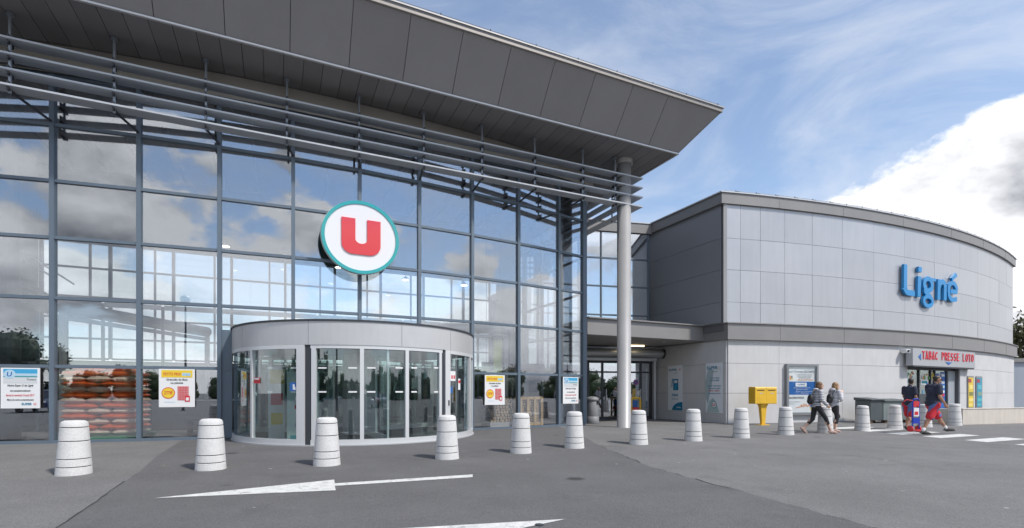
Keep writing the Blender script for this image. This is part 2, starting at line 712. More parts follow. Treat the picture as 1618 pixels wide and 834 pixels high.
# dark tar seam along the left edge of the lane
M_TAR = mat('tar_seam', (0.045, 0.045, 0.047), 0.8, var=0.3, vscale=4)
seam = MB()
for k in range(2):
    pl = lane_pts[0:50] if k == 0 else lane_pts[57:103]
    for i in range(len(pl) - 1):
        if (i * 7 + k * 3) % 11 in (0, 2, 4, 5, 8) and k == 1:
            continue
        a, b = V((*pl[i], 0)), V((*pl[i + 1], 0))
        if k == 0 and a.y > 7.6:
            continue
        d = (b - a)
        s = V((-d.y, d.x, 0)).normalized() * random.uniform(0.005, 0.013)
        z = V((0, 0, 0.008))
        seam.add([a - s + z, a + s + z, b + s + z, b - s + z], [(0, 3, 2, 1)])
seam.build('tar_seam', M_TAR, lane)


def line_s(p0, p1, off):
    """s on the facade line at which a straight ground line crosses the given offset"""
    d = (p1 - p0)
    nrm = V((-d.y, d.x))
    lo_, hi_ = -4 * AW, 8 * AW + AWL + 3
    f = lambda q: (arc(q, off).xy - p0).dot(nrm)
    for _ in range(40):
        mid = (lo_ + hi_) / 2
        if f(lo_) * f(mid) <= 0:
            hi_ = mid
        else:
            lo_ = mid
    return (lo_ + hi_) / 2


def apron_z(s, off, z0=.001):
    t = max(0, min(1, (5.7 - off) / 2.2))
    t = t * t * (3 - 2 * t)
    e = max(0, min(1, (8 * AW + AWL + 1.6 - s) / 2.2))
    e = e * e * (3 - 2 * e)
    return z0 + (HZ - .012) * t * e


def apron(name, s_lo, s_hi, m, z0=.001):
    b = MB()
    NO, NS = 24, 40
    vs, fs = [], []
    for j in range(NO + 1):
        off = 5.75 * (1 - j / NO) - .3 * (j / NO)
        a_, c_ = s_lo(off), s_hi(off)
        for i in range(NS + 1):
            q = a_ + (c_ - a_) * i / NS
            p = arc(q, off)
            vs.append((p.x, p.y, apron_z(q, off, z0)))
    for j in range(NO):
        for i in range(NS):
            k = j * (NS + 1) + i
            fs.append((k, k + 1, k + NS + 2, k + NS + 1))
    b.add(vs, fs)
    o = b.build(name, m, None, True)
    tag(o, kind='structure')


apron('pavement', lambda o: -4 * AW, lambda o: line_s(LANE_L0, LANE_L1, o), M_ASPH)
apron('pavement', lambda o: line_s(LANE_L0, LANE_L1, o), lambda o: line_s(LANE_R0, LANE_R1, o), M_ASPHDK, .0055)
apron('pavement', lambda o: line_s(LANE_R0, LANE_R1, o), lambda o: 8 * AW + AWL + 1.7, M_ASPH)


def flat_poly(name, pts, z, parent, m=M_PAINT):
    b = MB()
    P = [(p[0], p[1]) for p in pts]
    a = sum(P[i][0] * P[(i + 1) % len(P)][1] - P[(i + 1) % len(P)][0] * P[i][1] for i in range(len(P)))
    if a < 0:
        P = P[::-1]
    b.add([(p[0], p[1], z) for p in P], [tuple(range(len(P)))])
    return b.build(name, m, parent)


flat_poly('arrow_marking', [gpx(243, 788), gpx(528, 758.5), gpx(529, 764.5), gpx(747, 750.3), gpx(747, 754.6), gpx(529, 768.5),
                            gpx(530.5, 775.5)], 0.009, lane)
ad, an = V((E1.x, E1.y)), V((-E1.y, E1.x))
tip = V((0.56, 5.25))
hb = tip - ad * 2.1
flat_poly('arrow_marking', [tip, hb + an * .46, hb + an * .07, hb - ad * 2.2 + an * .07, hb - ad * 2.2 - an * .07, hb - an * .07,
                            hb - an * .46], 0.009, lane)
zc, zs, zd = V((13.3, 15.33)), V((0.2, -1.2)), V((0.913, 0.408))
for k in range(-3, 4):
    c = zc + zs * k
    s = V((0.12, -1)).normalized() * 0.30
    flat_poly('crossing_stripe', [c - zd * 1.05 - s, c + zd * 1.05 - s, c + zd * 1.05 + s, c - zd * 1.05 + s], 0.006, ground)
# worn light patch strip along the shop front and a manhole lid on the lane
mh = MB()
mh.lathe([(0.045, 0.0), (0.045, 0.013), (0.035, 0.015)], 14, (0.27, 5.02, 0))
mh.build('road_stud', M_DARKSTEEL, lane)

# ================================================================== entrance hall
hall = thing('entrance_hall', 'tall entrance hall with curved glass front under a wide grey canopy roof', 'building', (-3.0, 18.0, 0))

ROWS = [HZ + .06, 1.961, 3.639, 5.114, 6.502, 7.871, 9.09, 9.74]
SJ = 8 * AW + AWL
S_M = [i * AW for i in range(-3, 9)] + [SJ]
DRUM_LO, DRUM_HI = 2 * AW, 6 * AW     # the revolving door takes four bays


def mull(cw, s, z0, z1, w=0.085, d=0.15, name='mullion', m=None):
    b = MB()
    n = arc_n(s)
    t = V((-n.y, n.x, 0))
    c = arc(s, 0.0, (z0 + z1) / 2)
    b.obox(c, t * (w / 2), n * (d / 2), V((0, 0, (z1 - z0) / 2)))
    return b.build(name, m or M_FRAME, cw)


sill = MB()
for i in range(len(S_M) - 1):
    s0, s1 = S_M[i], S_M[i + 1]
    if s0 >= DRUM_LO - 0.01 and s1 <= DRUM_HI + 0.01:
        continue
    sill.bar(arc(s0, 0.01, HZ + .01), arc(s1, 0.01, HZ + .01), 0.17, 0.10)
curtain = MB().box(arc(-3 * AW).x - .05, arc(-3 * AW).y - .05, 0.0, arc(-3 * AW).x + .05, arc(-3 * AW).y + .05, 9.74).build('curtain_wall', M_FRAME, hall)
for i in range(len(S_M) - 1):
    s0, s1 = S_M[i], S_M[i + 1]
    if s0 >= DRUM_LO - 0.01 and s1 <= DRUM_HI + 0.01:
        continue
    MB().bar(arc(s0, 0.01, HZ + .01), arc(s1, 0.01, HZ + .01), 0.17, 0.10).build('sill', M_FRAME, curtain)
tag(curtain, 'curved curtain wall of large panes in blue grey frames')

for i, s in enumerate(S_M):
    z0 = HZ + .06
    inner = DRUM_LO + 0.1 < s < DRUM_HI - 0.1
    if inner:
        z0 = 3.03
    w = 0.2 if i == len(S_M) - 1 else 0.10
    mull(curtain, s, z0, 9.76, w, 0.17)
for i in range(len(S_M) - 1):
    s0, s1 = S_M[i], S_M[i + 1]
    bay = s0 >= DRUM_LO - 0.01 and s1 <= DRUM_HI + 0.01
    for r in range(len(ROWS)):
        z = ROWS[r]
        if r > 0 and not (bay and r == 1):
            b = MB()
            p, q = arc(s0, -0.005, z), arc(s1, -0.005, z)
            d = (q - p).normalized()
            b.bar(p + d * 0.046, q - d * 0.046, 0.13, 0.075)
            b.build('transom', M_FRAME, curtain)
        if r < len(ROWS) - 1:
            za, zb = z + 0.036, ROWS[r + 1] - 0.036
            if bay:
                if r == 0:
                    continue
                if r == 1:
                    za = 3.05
            b = MB()
            p, q = arc(s0), arc(s1)
            d = (q - p).normalized()
            n = V((d.y, -d.x, 0))
            tx, tz = random.uniform(-.0018, .0018), random.uniform(-.0018, .0018)
            nn = n * 0.008
            hw = (q - p).length / 2 - 0.042
            c = (p + q) / 2 + V((0, 0, (za + zb) / 2))
            b.obox(c, (d + n * tx) * hw, nn, (V((0, 0, 1)) + n * tz) * ((zb - za) / 2))
            b.build('pane', M_GLASS, curtain)
# infill beside the drum
for s, sg in ((DRUM_LO, 1), (DRUM_HI, -1)):
    b = MB()
    p = arc(s + sg * 0.05, 0.0)
    q = arc(s + sg * 0.30, 0.0)
    b.bar(p + V((0, 0, 1.55)), q + V((0, 0, 1.55)), 0.06, 2.9)
    b.build('infill_panel', M_FRAME, curtain)
    b = MB()
    b.bar(arc(s + sg * 0.05, 0.035, 1.96), arc(s + sg * 0.30, 0.035, 1.96), 0.03, 0.08)
    b.build('infill_rail', M_FRAME, curtain)

# ---- right hand glazed return from the corner post to the recess
PJ = arc(SJ)
RB = 5.0
ret = MB()
ret.bar(PJ + E2 * 0.1 + V((0, 0, 0.075)), PJ + E2 * RB + V((0, 0, 0.075)), 0.15, 0.15)
rwall = ret.build('side_glazing', M_FRAME, hall)
for k in range(1, 4):
    b = MB()
    p = PJ + E2 * (RB * k / 3)
    b.obox(p + V((0, 0, 4.9)), E1 * 0.06, E2 * 0.045, V((0, 0, 4.84)))
    b.build('mullion', M_FRAME, rwall)
for k in range(3):
    p, q = PJ + E2 * (RB * k / 3 + .1), PJ + E2 * (RB * (k + 1) / 3 - .05)
    for r in range(1, len(ROWS)):
        b = MB()
        b.bar(p + V((0, 0, ROWS[r])), q + V((0, 0, ROWS[r])), 0.1, 0.075)
        b.build('transom', M_FRAME, rwall)
    for r in range(len(ROWS) - 1):
        b = MB()
        za, zb = ROWS[r] + .036, ROWS[r + 1] - .036
        b.obox((p + q) / 2 + V((0, 0, (za + zb) / 2)), (q - p) / 2, E1 * 0.008, V((0, 0, (zb - za) / 2)))
        b.build('pane', M_GLASS, rwall)

# ---- canopy
A_LEFT = -28.2
OUT, ZT = 0.996, 10.97
B_BACK = 15.0
core = MB()
ins = .035
lo = [F(A_LEFT, ins, ZS + .035), F(-ins, ins, ZS + .035), F(-ins, B_BACK, ZS + .035), F(A_LEFT, B_BACK, ZS + .035)]
hi = [F(A_LEFT, -OUT + ins, ZT - .01), F(OUT - ins, -OUT + ins, ZT - .01), F(OUT - ins, B_BACK, ZT - .01), F(A_LEFT, B_BACK, ZT - .01)]
core.hexa(lo + hi)
canopy = core.build('canopy_roof', M_JOINT, hall)
tag(canopy, 'wide grey canopy with outward leaning fascia panels')
PW = 1.41
fn = V((0, 0, 0)) - E2 * (ZT - ZS) - V((0, 0, OUT))
fn.normalize()
for k in range(20):
    a1 = 0.11 - PW * k if k else 0.0
    a0 = 0.11 - PW * (k + 1)
    g0 = 0.008
    b = MB()
    t1 = (OUT - .002) if k == 0 else a1 - g0
    p = [F(a0 + g0, 0, ZS), F((a1 - g0) if k else -.002, 0, ZS), F(t1, -OUT, ZT), F(a0 + g0, -OUT, ZT)]
    inw = -fn * 0.022
    b.hexa([q + inw for q in p] + p)
    b.build('fascia_panel', M_FASCIA, canopy)
fr = E1 * (ZT - ZS) - V((0, 0, OUT))
fr.normalize()
for k in range(11):
    b0 = PW * k - 0.11 if k else 0.0
    b1 = PW * (k + 1) - 0.11
    b = MB()
    t0 = -OUT + .002 if k == 0 else b0 + .008
    p = [F(0, b0 + .008 if k else .002, ZS), F(0, b1 - .008, ZS), F(OUT, b1 - .008, ZT), F(OUT, t0, ZT)]
    inw = -fr * 0.022
    b.hexa([q + inw for q in p] + p)
    b.build('fascia_panel', M_FASCIA, canopy)
# corner cover strip
b = MB()
b.tube([F(0.004, -0.004, ZS), F(OUT + .004, -OUT - .004, ZT)], 0.014, 6)
b.build('corner_strip', M_FASCIA, canopy)
# bright edge trim below the fascia
for p, q in ((F(A_LEFT, -.01, ZS - .008), F(.045, -.01, ZS - .008)), (F(.01, .045, ZS - .008), F(.01, B_BACK, ZS - .008))):
    b = MB()
    b.bar(p, q, 0.07, 0.05)
    b.build('edge_trim', M_TRIM, canopy, bevel=0.008)
# gutter lip on top of the fascia
for p, q in ((F(A_LEFT, -OUT + .02, ZT + .065), F(OUT + .06, -OUT + .02, ZT + .065)), (F(OUT - .02, -OUT + .1, ZT + .065), F(OUT - .02, B_BACK, ZT + .065))):
    b = MB()
    b.bar(p, q, 0.16, 0.13)
    b.build('gutter_lip', M_GUTTER, canopy, bevel=0.015)
b = MB()
b.bar(F(A_LEFT, -OUT - .075, ZT + .15), F(OUT + .10, -OUT - .075, ZT + .15), 0.05, 0.035)
b.bar(F(OUT + .075, -OUT - .04, ZT + .151), F(OUT + .075, B_BACK, ZT + .151), 0.05, 0.033)
b.build('drip_edge', mat('drip_grey', (.40, .385, .37), .5, .2), canopy)
# lightning wire on little clips
wire = MB()
wire.tube([F(A_LEFT, -OUT + .02, ZT + .28), F(OUT, -OUT + .02, ZT + .28)], 0.008, 5)
wire.tube([F(A_LEFT, -OUT + .06, ZT + .2), F(OUT, -OUT + .06, ZT + .2)], 0.006, 5)
wire.build('roof_wire', M_STEEL, canopy)
for k in range(14):
    b = MB()
    a = 0.9 - k * 1.41
    b.tube([F(a, -OUT + .02, ZT + .12), F(a, -OUT + .02, ZT + .31)], 0.014, 5)
    if k % 3 == 1:
        for j in range(5):
            aa = a + random.uniform(-.4, .4)
            b.ellipsoid(F(aa, -OUT + .05, ZT + .16), .07, .05, .03, 6, 4)
    b.build('wire_clip', M_DARKSTEEL, canopy)
# soffit planks
PKW = 0.47
sp0 = None
for k in range(58):
    a1 = -.03 - PKW * k
    a0 = a1 - PKW
    b = MB()
    p = [F(a0 + .007, .03, ZS), F(a1 - .007, .03, ZS), F(a1 - .007, 3.2 if k > 5 else 8.0, ZS), F(a0 + .007, 3.2 if k > 5 else 8.0, ZS)]
    b.hexa(p + [q + V((0, 0, .03)) for q in p])
    b.build('soffit_plank', M_SOFFIT, canopy)

# curved beige bulkhead hanging under the soffit in front of the glass
BO = .16
nseg = 26
pts = [arc(-3 * AW + (SJ + .35 + 3 * AW) * i / nseg, BO) for i in range(nseg + 1)]
b = MB()
for i in range(nseg):
    p, q = pts[i], pts[i + 1]
    b.bar(p + V((0, 0, 9.43)), q + V((0, 0, 9.43)), 0.05, 0.66)
bulk = b.build('bulkhead', M_BEIGE, hall)
b = MB()
for i in range(nseg):
    p, q = pts[i], pts[i + 1]
    n = V((q.y - p.y, p.x - q.x, 0)).normalized()
    b.bar(p + n * .04 + V((0, 0, 9.12)), q + n * .04 + V((0, 0, 9.12)), 0.03, 0.04)
b.build('drip_rail', M_DARKSTEEL, bulk)
b = MB()
q = pts[-1]
b.bar(q + V((0, 0, 9.43)), q + E2 * 4.2 + V((0, 0, 9.43)), 0.05, 0.66)
b.build('side_bulkhead', M_BEIGE, bulk)
# ceiling of the hall
M_CEIL = mat('hall_ceiling', (0.11, 0.11, 0.115), 0.7, 0.2, var=0.1, vscale=1)
b = MB()
cp = [tuple(p.xy) for p in [arc(-3 * AW + (SJ - .1 + 3 * AW) * i / 12, -.1) for i in range(13)]]
b.prism(cp + [tuple(F(-2.4, 12).xy), tuple(F(A_LEFT, 12).xy)], ZS - .035, ZS - .005)
ceil = b.build('ceiling', mat('ribbed_deck', (.20, .205, .20), .6, .2, var=.2, vscale=14), hall)
# ribbed deck: fine joists under the ceiling
for k in range(16):
    s = -2.5 * AW + k * 1.25
    b = MB()
    p, q = arc(s, -.4, ZS - .19), arc(s, -.4, ZS - .19) + E2 * 7.0
    b.bar(p, q, 0.10, 0.30)
    b.build('ceiling_joist', M_CEIL, ceil)

# ---- louvre screen
LA, LB = -0.743, 0.95
SEC = [(0.0, 0.022), (0.0, 0.064), (0.010, 0.068), (0.20, 0.060), (0.38, 0.034), (0.38, 0.026), (0.10, 0.012), (0.010, 0.018)]
LZ = [9.10, 8.755, 8.41, 8.065]
hang = MB()
hang.tube([F(A_LEFT, LB + .2, 8.86), F(LA - .3, LB + .2, 8.86)], 0.02, 6)
louv = hang.build('louvre_screen', M_STEEL, hall)
tag(louv, 'row of pale horizontal sun louvres hung below the canopy')
for z in LZ:
    b = MB()
    ra = [F(A_LEFT, LB + u, z + w) for u, w in SEC]
    rb = [F(LA - u, LB + u, z + w) for u, w in SEC]
    b.sweep(None, ra, rb)
    b.build('louvre_blade', M_LOUVRE, louv)
    b = MB()
    ra = [F(LA - u, LB + u, z + w) for u, w in SEC]
    rb = [F(LA - u, 7.4, z + w) for u, w in SEC]
    b.sweep(None, ra, rb)
    b.build('louvre_blade', M_LOUVRE, louv)
posts = [-1.86] + [-3.23 - 1.88 * k for k in range(12)]
for a in posts:
    b = MB()
    b.tube([F(a, LB + .17, ZS - .005), F(a, LB + .17, 7.98)], 0.032, 8)
    b.tube([F(a, LB + .17, ZS - .01), F(a, LB + .17, ZS - .07)], 0.075, 8)
    b.build('hanger', M_STEEL, louv)
    for z in LZ:
        b = MB()
        b.obox(F(a, LB + .19, z + .05), E1 * .018, E2 * .14, V((0, 0, .10)))
        b.build('blade_bracket', M_DARKSTEEL, louv)
for i, s in enumerate(S_M[:-1]):
    # strut back to the nearest mullion
    m_ = arc(s, 0.1, 7.93)
    rel = m_ - C0
    aa = rel.dot(E1)
    b = MB()
    pa = min(posts, key=lambda a: abs(a - aa - .1))
    b.tube([F(pa, LB + .3, 8.06), m_], 0.03, 6)
    b.build('strut', M_DARKSTEEL, louv)
for bb in (2.6, 4.4, 6.2):
    b = MB()
    b.tube([F(LA - .17, bb, ZS), F(LA - .17, bb, 7.98)], 0.032, 8)
    b.build('hanger', M_STEEL, louv)

# ---- round column at the corner
colm = thing('round_column', 'round light grey column carrying the canopy corner beside the glass front', 'column', (4.08, 18.45, 0))
b = MB()
b.lathe([(.27, 0), (.27, .02), (.25, .03), (.25, 9.60)], 32, (4.08, 18.45, 0))
b.build('shaft', M_COLUMN, colm, smooth=False)
D.objects['shaft'].data.polygons.foreach_set('use_smooth', [len(p.vertices) == 4 for p in D.objects['shaft'].data.polygons])
b = MB()
b.lathe([(.31, 9.60), (.31, 9.775)], 32, (4.08, 18.45, 0))
b.build('cap', M_TRIM, colm)

# ================================================================== inside the hall
M_FLOOR = mat('hall_tiles', (0.40, 0.385, 0.36), 0.35, var=0.08, vscale=2)
fp = [arc(-3 * AW + (SJ + 3 * AW) * i / 14, -0.1) for i in range(15)]
b = MB()
poly = [(p.x, p.y) for p in fp] + [tuple(F(-2.3, 11.9).xy), tuple(F(A_LEFT, 11.9).xy)]
b.prism(poly, 0.0, HZ + .012)
hfloor = b.build('hall_floor', M_FLOOR)
tag(hfloor, kind='structure')
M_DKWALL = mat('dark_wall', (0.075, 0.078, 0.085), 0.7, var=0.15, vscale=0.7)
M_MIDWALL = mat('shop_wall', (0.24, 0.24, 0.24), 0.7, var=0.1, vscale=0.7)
M_PALEFRAME = mat('pale_rear_frame', (0.34, 0.35, 0.36), 0.5)
M_SHUT = mat('shutter_box', (0.42, 0.43, 0.44), 0.35, 0.5)
M_BROWN = mat('brown_post', (0.10, 0.055, 0.035), 0.6)
BW = 10.4          # depth of the rear wall line
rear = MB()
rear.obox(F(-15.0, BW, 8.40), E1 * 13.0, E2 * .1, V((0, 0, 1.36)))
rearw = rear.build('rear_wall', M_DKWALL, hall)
for k in range(13):
    a = -2.3 - k * 2.05
    b = MB()
    b.obox(F(a, BW, 4.82), E1 * .05, E2 * .08, V((0, 0, 2.22)))
    b.build('rear_mullion', M_PALEFRAME if k % 3 else M_BROWN, rearw)
    b = MB()
    b.obox(F(a - .62, BW, 4.82), E1 * .035, E2 * .05, V((0, 0, 2.22)))
    b.build('rear_mullion', M_PALEFRAME, rearw)
    for z in (2.6, 4.15, 4.95, 6.05, 7.0):
        b = MB()
        b.bar(F(a - .05, BW, z), F(a - 2.0, BW, z), 0.08, 0.07)
        b.build('rear_transom', M_PALEFRAME, rearw)
    b = MB()
    b.obox(F(a - 1.025, BW, 4.82), E1 * .97, E2 * .006, V((0, 0, 2.18)))
    b.build('rear_pane', M_BACKGLASS, rearw)
# inner partition of the vestibule: slim posts and rails in front of the rear glazing
for k in range(11):
    a = -3.4 - k * 1.62
    b = MB()
    b.obox(F(a, 6.6, 2.15), E1 * .04, E2 * .05, V((0, 0, 2.05)))
    b.build('partition_post', (M_PALEFRAME, M_FRAME, M_DARKSTEEL)[k % 3], rearw)
    for z in (2.25, 3.05, 4.17):
        b = MB()
        b.bar(F(a - .04, 6.6, z), F(a - 1.58, 6.6, z), .06, .06 if z < 4 else .16)
        b.build('partition_rail', M_PALEFRAME if z < 4 else M_SHUT, rearw)
# lower shop wall with near-black sheets that paint in unlit openings
b = MB()
b.obox(F(-15, BW + .35, 1.28), E1 * 13.0, E2 * .1, V((0, 0, 1.27)))
b.build('lower_wall', M_MIDWALL, rearw)
M_UNLIT = mat('unlit_black', (0.02, 0.022, 0.025), 0.6)  # colour of unlit depth, laid on flat sheets
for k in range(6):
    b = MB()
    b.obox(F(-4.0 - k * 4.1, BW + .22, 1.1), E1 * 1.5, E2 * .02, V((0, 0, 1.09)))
    b.build('painted_opening', M_UNLIT, rearw)
b = MB()
b.obox(F(-20.9, 6.9, 4.88), E1 * .1, E2 * 3.4, V((0, 0, 4.86)))
b.build('darkening_wall', M_DKWALL, hall)  # added wall, set here to darken the leftmost panes
b = MB()
b.obox(F(-2.3, 9.2, 4.9), E1 * .08, E2 * 1.6, V((0, 0, 4.84)))
b.build('right_inner_wall', M_MIDWALL, hall)
# roller shutter boxes across the hall
for (p, q, label) in ((V((-12.95, 14.6, 3.78)), V((-12.4, 20.6, 3.78)), 'left'), (arc(9.9, -4.6, 3.85), arc(13.6, -2.2, 3.85), 'right')):
    t = thing('roller_shutter', 'long grey roller shutter box inside the glass hall, on its %s side' % label, 'roller shutter', tuple(p.xy) + (0,))
    b = MB()
    b.tube([p, q], 0.20, 12)
    b.build('shutter_box', M_SHUT, t)
    b = MB()
    b.bar(p + V((0, 0, -.3)), q + V((0, 0, -.3)), .10, .12)
    b.build('bottom_rail', M_FRAMELT, t)
    for e in (p, q):
        b = MB()
        b.bar((e.x, e.y, HZ + 0.012), (e.x, e.y, 3.6), .14, .12, up=(0, 1, 0))
        b.build('guide_post', M_FRAMELT, t)
# columns and slanted stair beams at the left end
for i, (s, o, lab) in enumerate(((-1.55, -1.1, 'dark steel column just inside the glass at the left edge'),)):
    p = arc(s, o)
    t = thing('inner_column', lab, 'column', tuple(p))
    b = MB()
    b.lathe([(.24, HZ + .012), (.24, 9.7)], 20, (p.x, p.y, 0))
    b.build('shaft', M_DARKSTEEL, t)
    b = MB()
    b.lathe([(.33, HZ + .012), (.33, HZ + .05)], 20, (p.x, p.y, 0))
    b.build('base_plate', M_DARKSTEEL, t)
st = thing('inner_stair', 'dark slanting stair flight inside the glass at far left', 'stairs', tuple(arc(-2.2, -3)))
for off in (-2.2, -3.3):
    b = MB()
    b.bar(arc(-4.2, off, 5.5), arc(-1.7, off - .9, 3.75), .08, .32)
    b.build('stringer', M_DARKSTEEL, st)
    b = MB()
    b.bar(arc(-4.2, off, 6.5), arc(-1.7, off - .9, 4.75), .05, .05)
    b.build('handrail', M_STEEL, st)
for k in range(12):
    f_ = k / 12
    p = arc(-4.2 + 2.5 * f_, -2.2 - .9 * f_, 5.5 - 1.75 * f_)
    q = arc(-4.2 + 2.5 * f_, -3.3 - .9 * f_, 5.5 - 1.75 * f_)
    b = MB()
    b.bar(p, q, .28, .04)
    b.build('tread', M_DARKSTEEL, st)
b = MB()
b.bar(arc(-4.2, -2.6, 5.4), arc(-4.2, -2.6, .012), .2, .2, up=(0, 1, 0))
b.bar(arc(-1.7, -3.6, 3.7), arc(-1.7, -3.6, .012), .2, .2, up=(0, 1, 0))
b.build('support_post', M_DARKSTEEL, st)
# small lit ceiling lamps
M_LAMP = mat('lamp_glow', (.9, .9, .85), .5, emit=(1, .95, .85), emit_s=4)
for i, (s, o, z) in enumerate(((2.6, -6.5, 6.9), (5.0, -7.5, 6.95), (7.5, -7.0, 6.6), (10.8, -6.6, 6.3), (13.2, -5.0, 6.0))):
    p = arc(s, o, z)
    t = thing('pendant_lamp', 'small lit pendant lamp hanging inside the hall, number %s from the left' % ('one', 'two', 'three', 'four', 'five')[i], 'lamp', tuple(p), group='pendant lamps in the hall')
    b = MB()
    b.tube([p + V((0, 0, .05)), (p.x, p.y, ZS - .3)], .008, 5)
    b.build('cord', M_DARKSTEEL, t)
    b = MB()
    b.lathe([(.03, .14), (.16, .02), (.16, 0)][::-1], 14, tuple(p))
    b.build('shade', M_FRAMELT, t)
    b = MB()
    b.lathe([(.12, -.02), (.14, -.004)], 14, tuple(p))
    b.build('bulb', M_LAMP, t)

# ================================================================== revolving door
DR, DC = 3.318, V((-4.483, 14.959, 0))
DZ = .075
drum = thing('revolving_door', 'large grey drum of a revolving glass door in the middle of the entrance', 'door', tuple(DC))


def drum_ang(x):
    """angle on the near side of the drum met by the picture column x of the photograph"""
    r = (x - 809) / 800
    # |t*(r,1) - c| = R
    A = r * r + 1
    B = -2 * (r * DC.x + DC.y)
    C = DC.x ** 2 + DC.y ** 2 - DR ** 2
    disc = max(0, B * B - 4 * A * C)
    t = (-B - math.sqrt(disc)) / (2 * A)
    return math.atan2(t - DC.y, t * r - DC.x)


def dp(ang, z, r=DR):
    return V((DC.x + r * math.cos(ang), DC.y + r * math.sin(ang), z))


def arc_band(b, a0, a1, r0, r1, z0, z1, step=rad(4)):
    n = max(1, int(abs(a1 - a0) / step))
    for i in range(n):
        u, v = a0 + (a1 - a0) * i / n, a0 + (a1 - a0) * (i + 1) / n
        b.hexa([dp(u, z0, r0), dp(u, z0, r1), dp(v, z0, r1), dp(v, z0, r0), dp(u, z1, r0), dp(u, z1, r1), dp(v, z1, r1), dp(v, z1, r0)][::1])


def band_ring(a0, a1, r0, r1, z0, z1, step=rad(3)):
    """closed curved band without inner cross faces"""
    n = max(1, int(abs(a1 - a0) / step))
    vs, fs = [], []
    for i in range(n + 1):
        u = a0 + (a1 - a0) * i / n
        vs += [dp(u, z0, r0), dp(u, z0, r1), dp(u, z1, r1), dp(u, z1, r0)]
    for i in range(n):
        k = i * 4
        for j in range(4):
            fs.append((k + j, k + 4 + j, k + 4 + (j + 1) % 4, k + (j + 1) % 4))
    fs.append((0, 1, 2, 3))
    fs.append((n * 4 + 3, n * 4 + 2, n * 4 + 1, n * 4))
    b = MB()
    b.add(vs, fs)
    return b


AL, ARt = rad(-180 + 2), rad(-2)
# header, in five curved plates
hx = [None, 470, 500, 640, 700, None]
ha = [rad(-192)] + [drum_ang(x) for x in (383, 487, 635, 712)] + [rad(12)]
ZH0, ZH1 = 2.42, 2.998
hd = band_ring(rad(-192), rad(12), DR - .06, DR - .012, ZH0, ZH1)
header = hd.build('header', M_DRUM, drum)
for i in range(5):
    band_ring(ha[i] + .0016, ha[i + 1] - .0016, DR - .012, DR, ZH0 + .002, ZH1 - .03).build('header_plate', M_DRUM, header)
band_ring(rad(-192), rad(12), DR - .05, DR + .025, ZH1 - .03, ZH1 + .012).build('header_cap', M_DARKSTEEL, header)
b = MB()
b.lathe([(DR - .07, ZH1 - .06), (DR - .07, ZH1 - .02)], 48, (DC.x, DC.y, 0))
b.build('drum_roof', M_DRUM, drum)
b = MB()
b.lathe([(DR - .07, ZH0 + .03), (DR - .07, ZH0 + .05)], 48, (DC.x, DC.y, 0))
b.build('drum_ceiling', M_FRAMELT, drum)
b = MB()
b.lathe([(DR - .04, DZ - .06), (DR - .04, DZ + 0.03)], 48, (DC.x, DC.y, 0))
b.build('mat_well', mat('entrance_mat', (.10, .10, .10), .9, var=.2, vscale=6), drum)

XL, XR = 366.6, 746.6


def post(x, w, m, name='frame_post', r=DR, z0=DZ + .02, z1=ZH0, d=.09):
    a = drum_ang(x) if isinstance(x, (int, float)) and x > 50 else x
    band_ring(a - w / 2 / DR, a + w / 2 / DR, r - d, r, z0, z1, rad(1)).build(name, m, drum)


def pane(x0, x1, zlo=DZ + .16, r=DR - .045):
    a0 = drum_ang(x0) if x0 is not None else rad(-188)
    a1 = drum_ang(x1) if x1 is not None else rad(8)
    band_ring(a0, a1, r - .005, r + .005, zlo, ZH0 - .09, rad(1.5)).build('curved_pane', M_DOORGLASS, drum)


def rail(x0, x1, z0, z1, m=M_DRUMFRAME, name='frame_rail', r=DR, d=.09):
    a0 = drum_ang(x0) if x0 is not None else rad(-190)
    a1 = drum_ang(x1) if x1 is not None else rad(10)
    band_ring(a0, a1, r - d, r, z0, z1, rad(2)).build(name, m, drum)


# left fixed part
rail(None, 476, DZ + .02, DZ + .16)
rail(None, 470, ZH0 - .09, ZH0)
post(rad(-189), .12, M_DRUMFRAME)
post(rad(-172), .10, M_DRUMFRAME)
post(396.5, .07, M_DRUMFRAME)
post(474.5, .20, M_DRUMFRAME)
pane(None, 395)
pane(398, 470)
# dark strips standing for the shaded gaps, and sliding leaves
post(485.5, .14, M_DARKSTEEL, 'gap_strip', r=DR - .03)
rail(490, 700, DZ + .02, DZ + .15, r=DR - .015)
rail(490, 700, ZH0 - .08, ZH0, r=DR - .015)
for x, w in ((495, .11), (572, .09), (644, .09), (697, .09)):
    post(x, w, M_DRUMFRAME, r=DR - .015, z0=DZ + .15, z1=ZH0 - .08)
pane(497.5, 570, DZ + .15, DR - .06)
pane(574, 642, DZ + .15, DR - .06)
pane(646, 695.5, DZ + .15, DR - .06)
post(701, .12, M_DARKSTEEL, 'gap_strip', r=DR - .03)  # dark strip in place of the shaded gap on this side
post(708, .20, M_DRUMFRAME)
rail(706, None, DZ + .02, DZ + .16)
rail(712, None, ZH0 - .09, ZH0)
post(743.5, .10, M_DRUMFRAME)
pane(712.5, 743)
post(rad(-8), .10, M_DRUMFRAME)
post(rad(9), .12, M_DRUMFRAME)
pane(743.8, None)
rail(None, None, .0, DZ + .035, M_FRAMELT, 'threshold', r=DR + .03, d=.12)
# rear half of the drum: frames and glass
for k in range(9):
    a = rad(18 + 18 * k)
    post(a, .08, M_DRUMFRAME)
band_ring(rad(12), rad(168), DR - .05, DR - .04, DZ + .16, ZH0, rad(3)).build('curved_pane', M_DOORGLASS, drum)
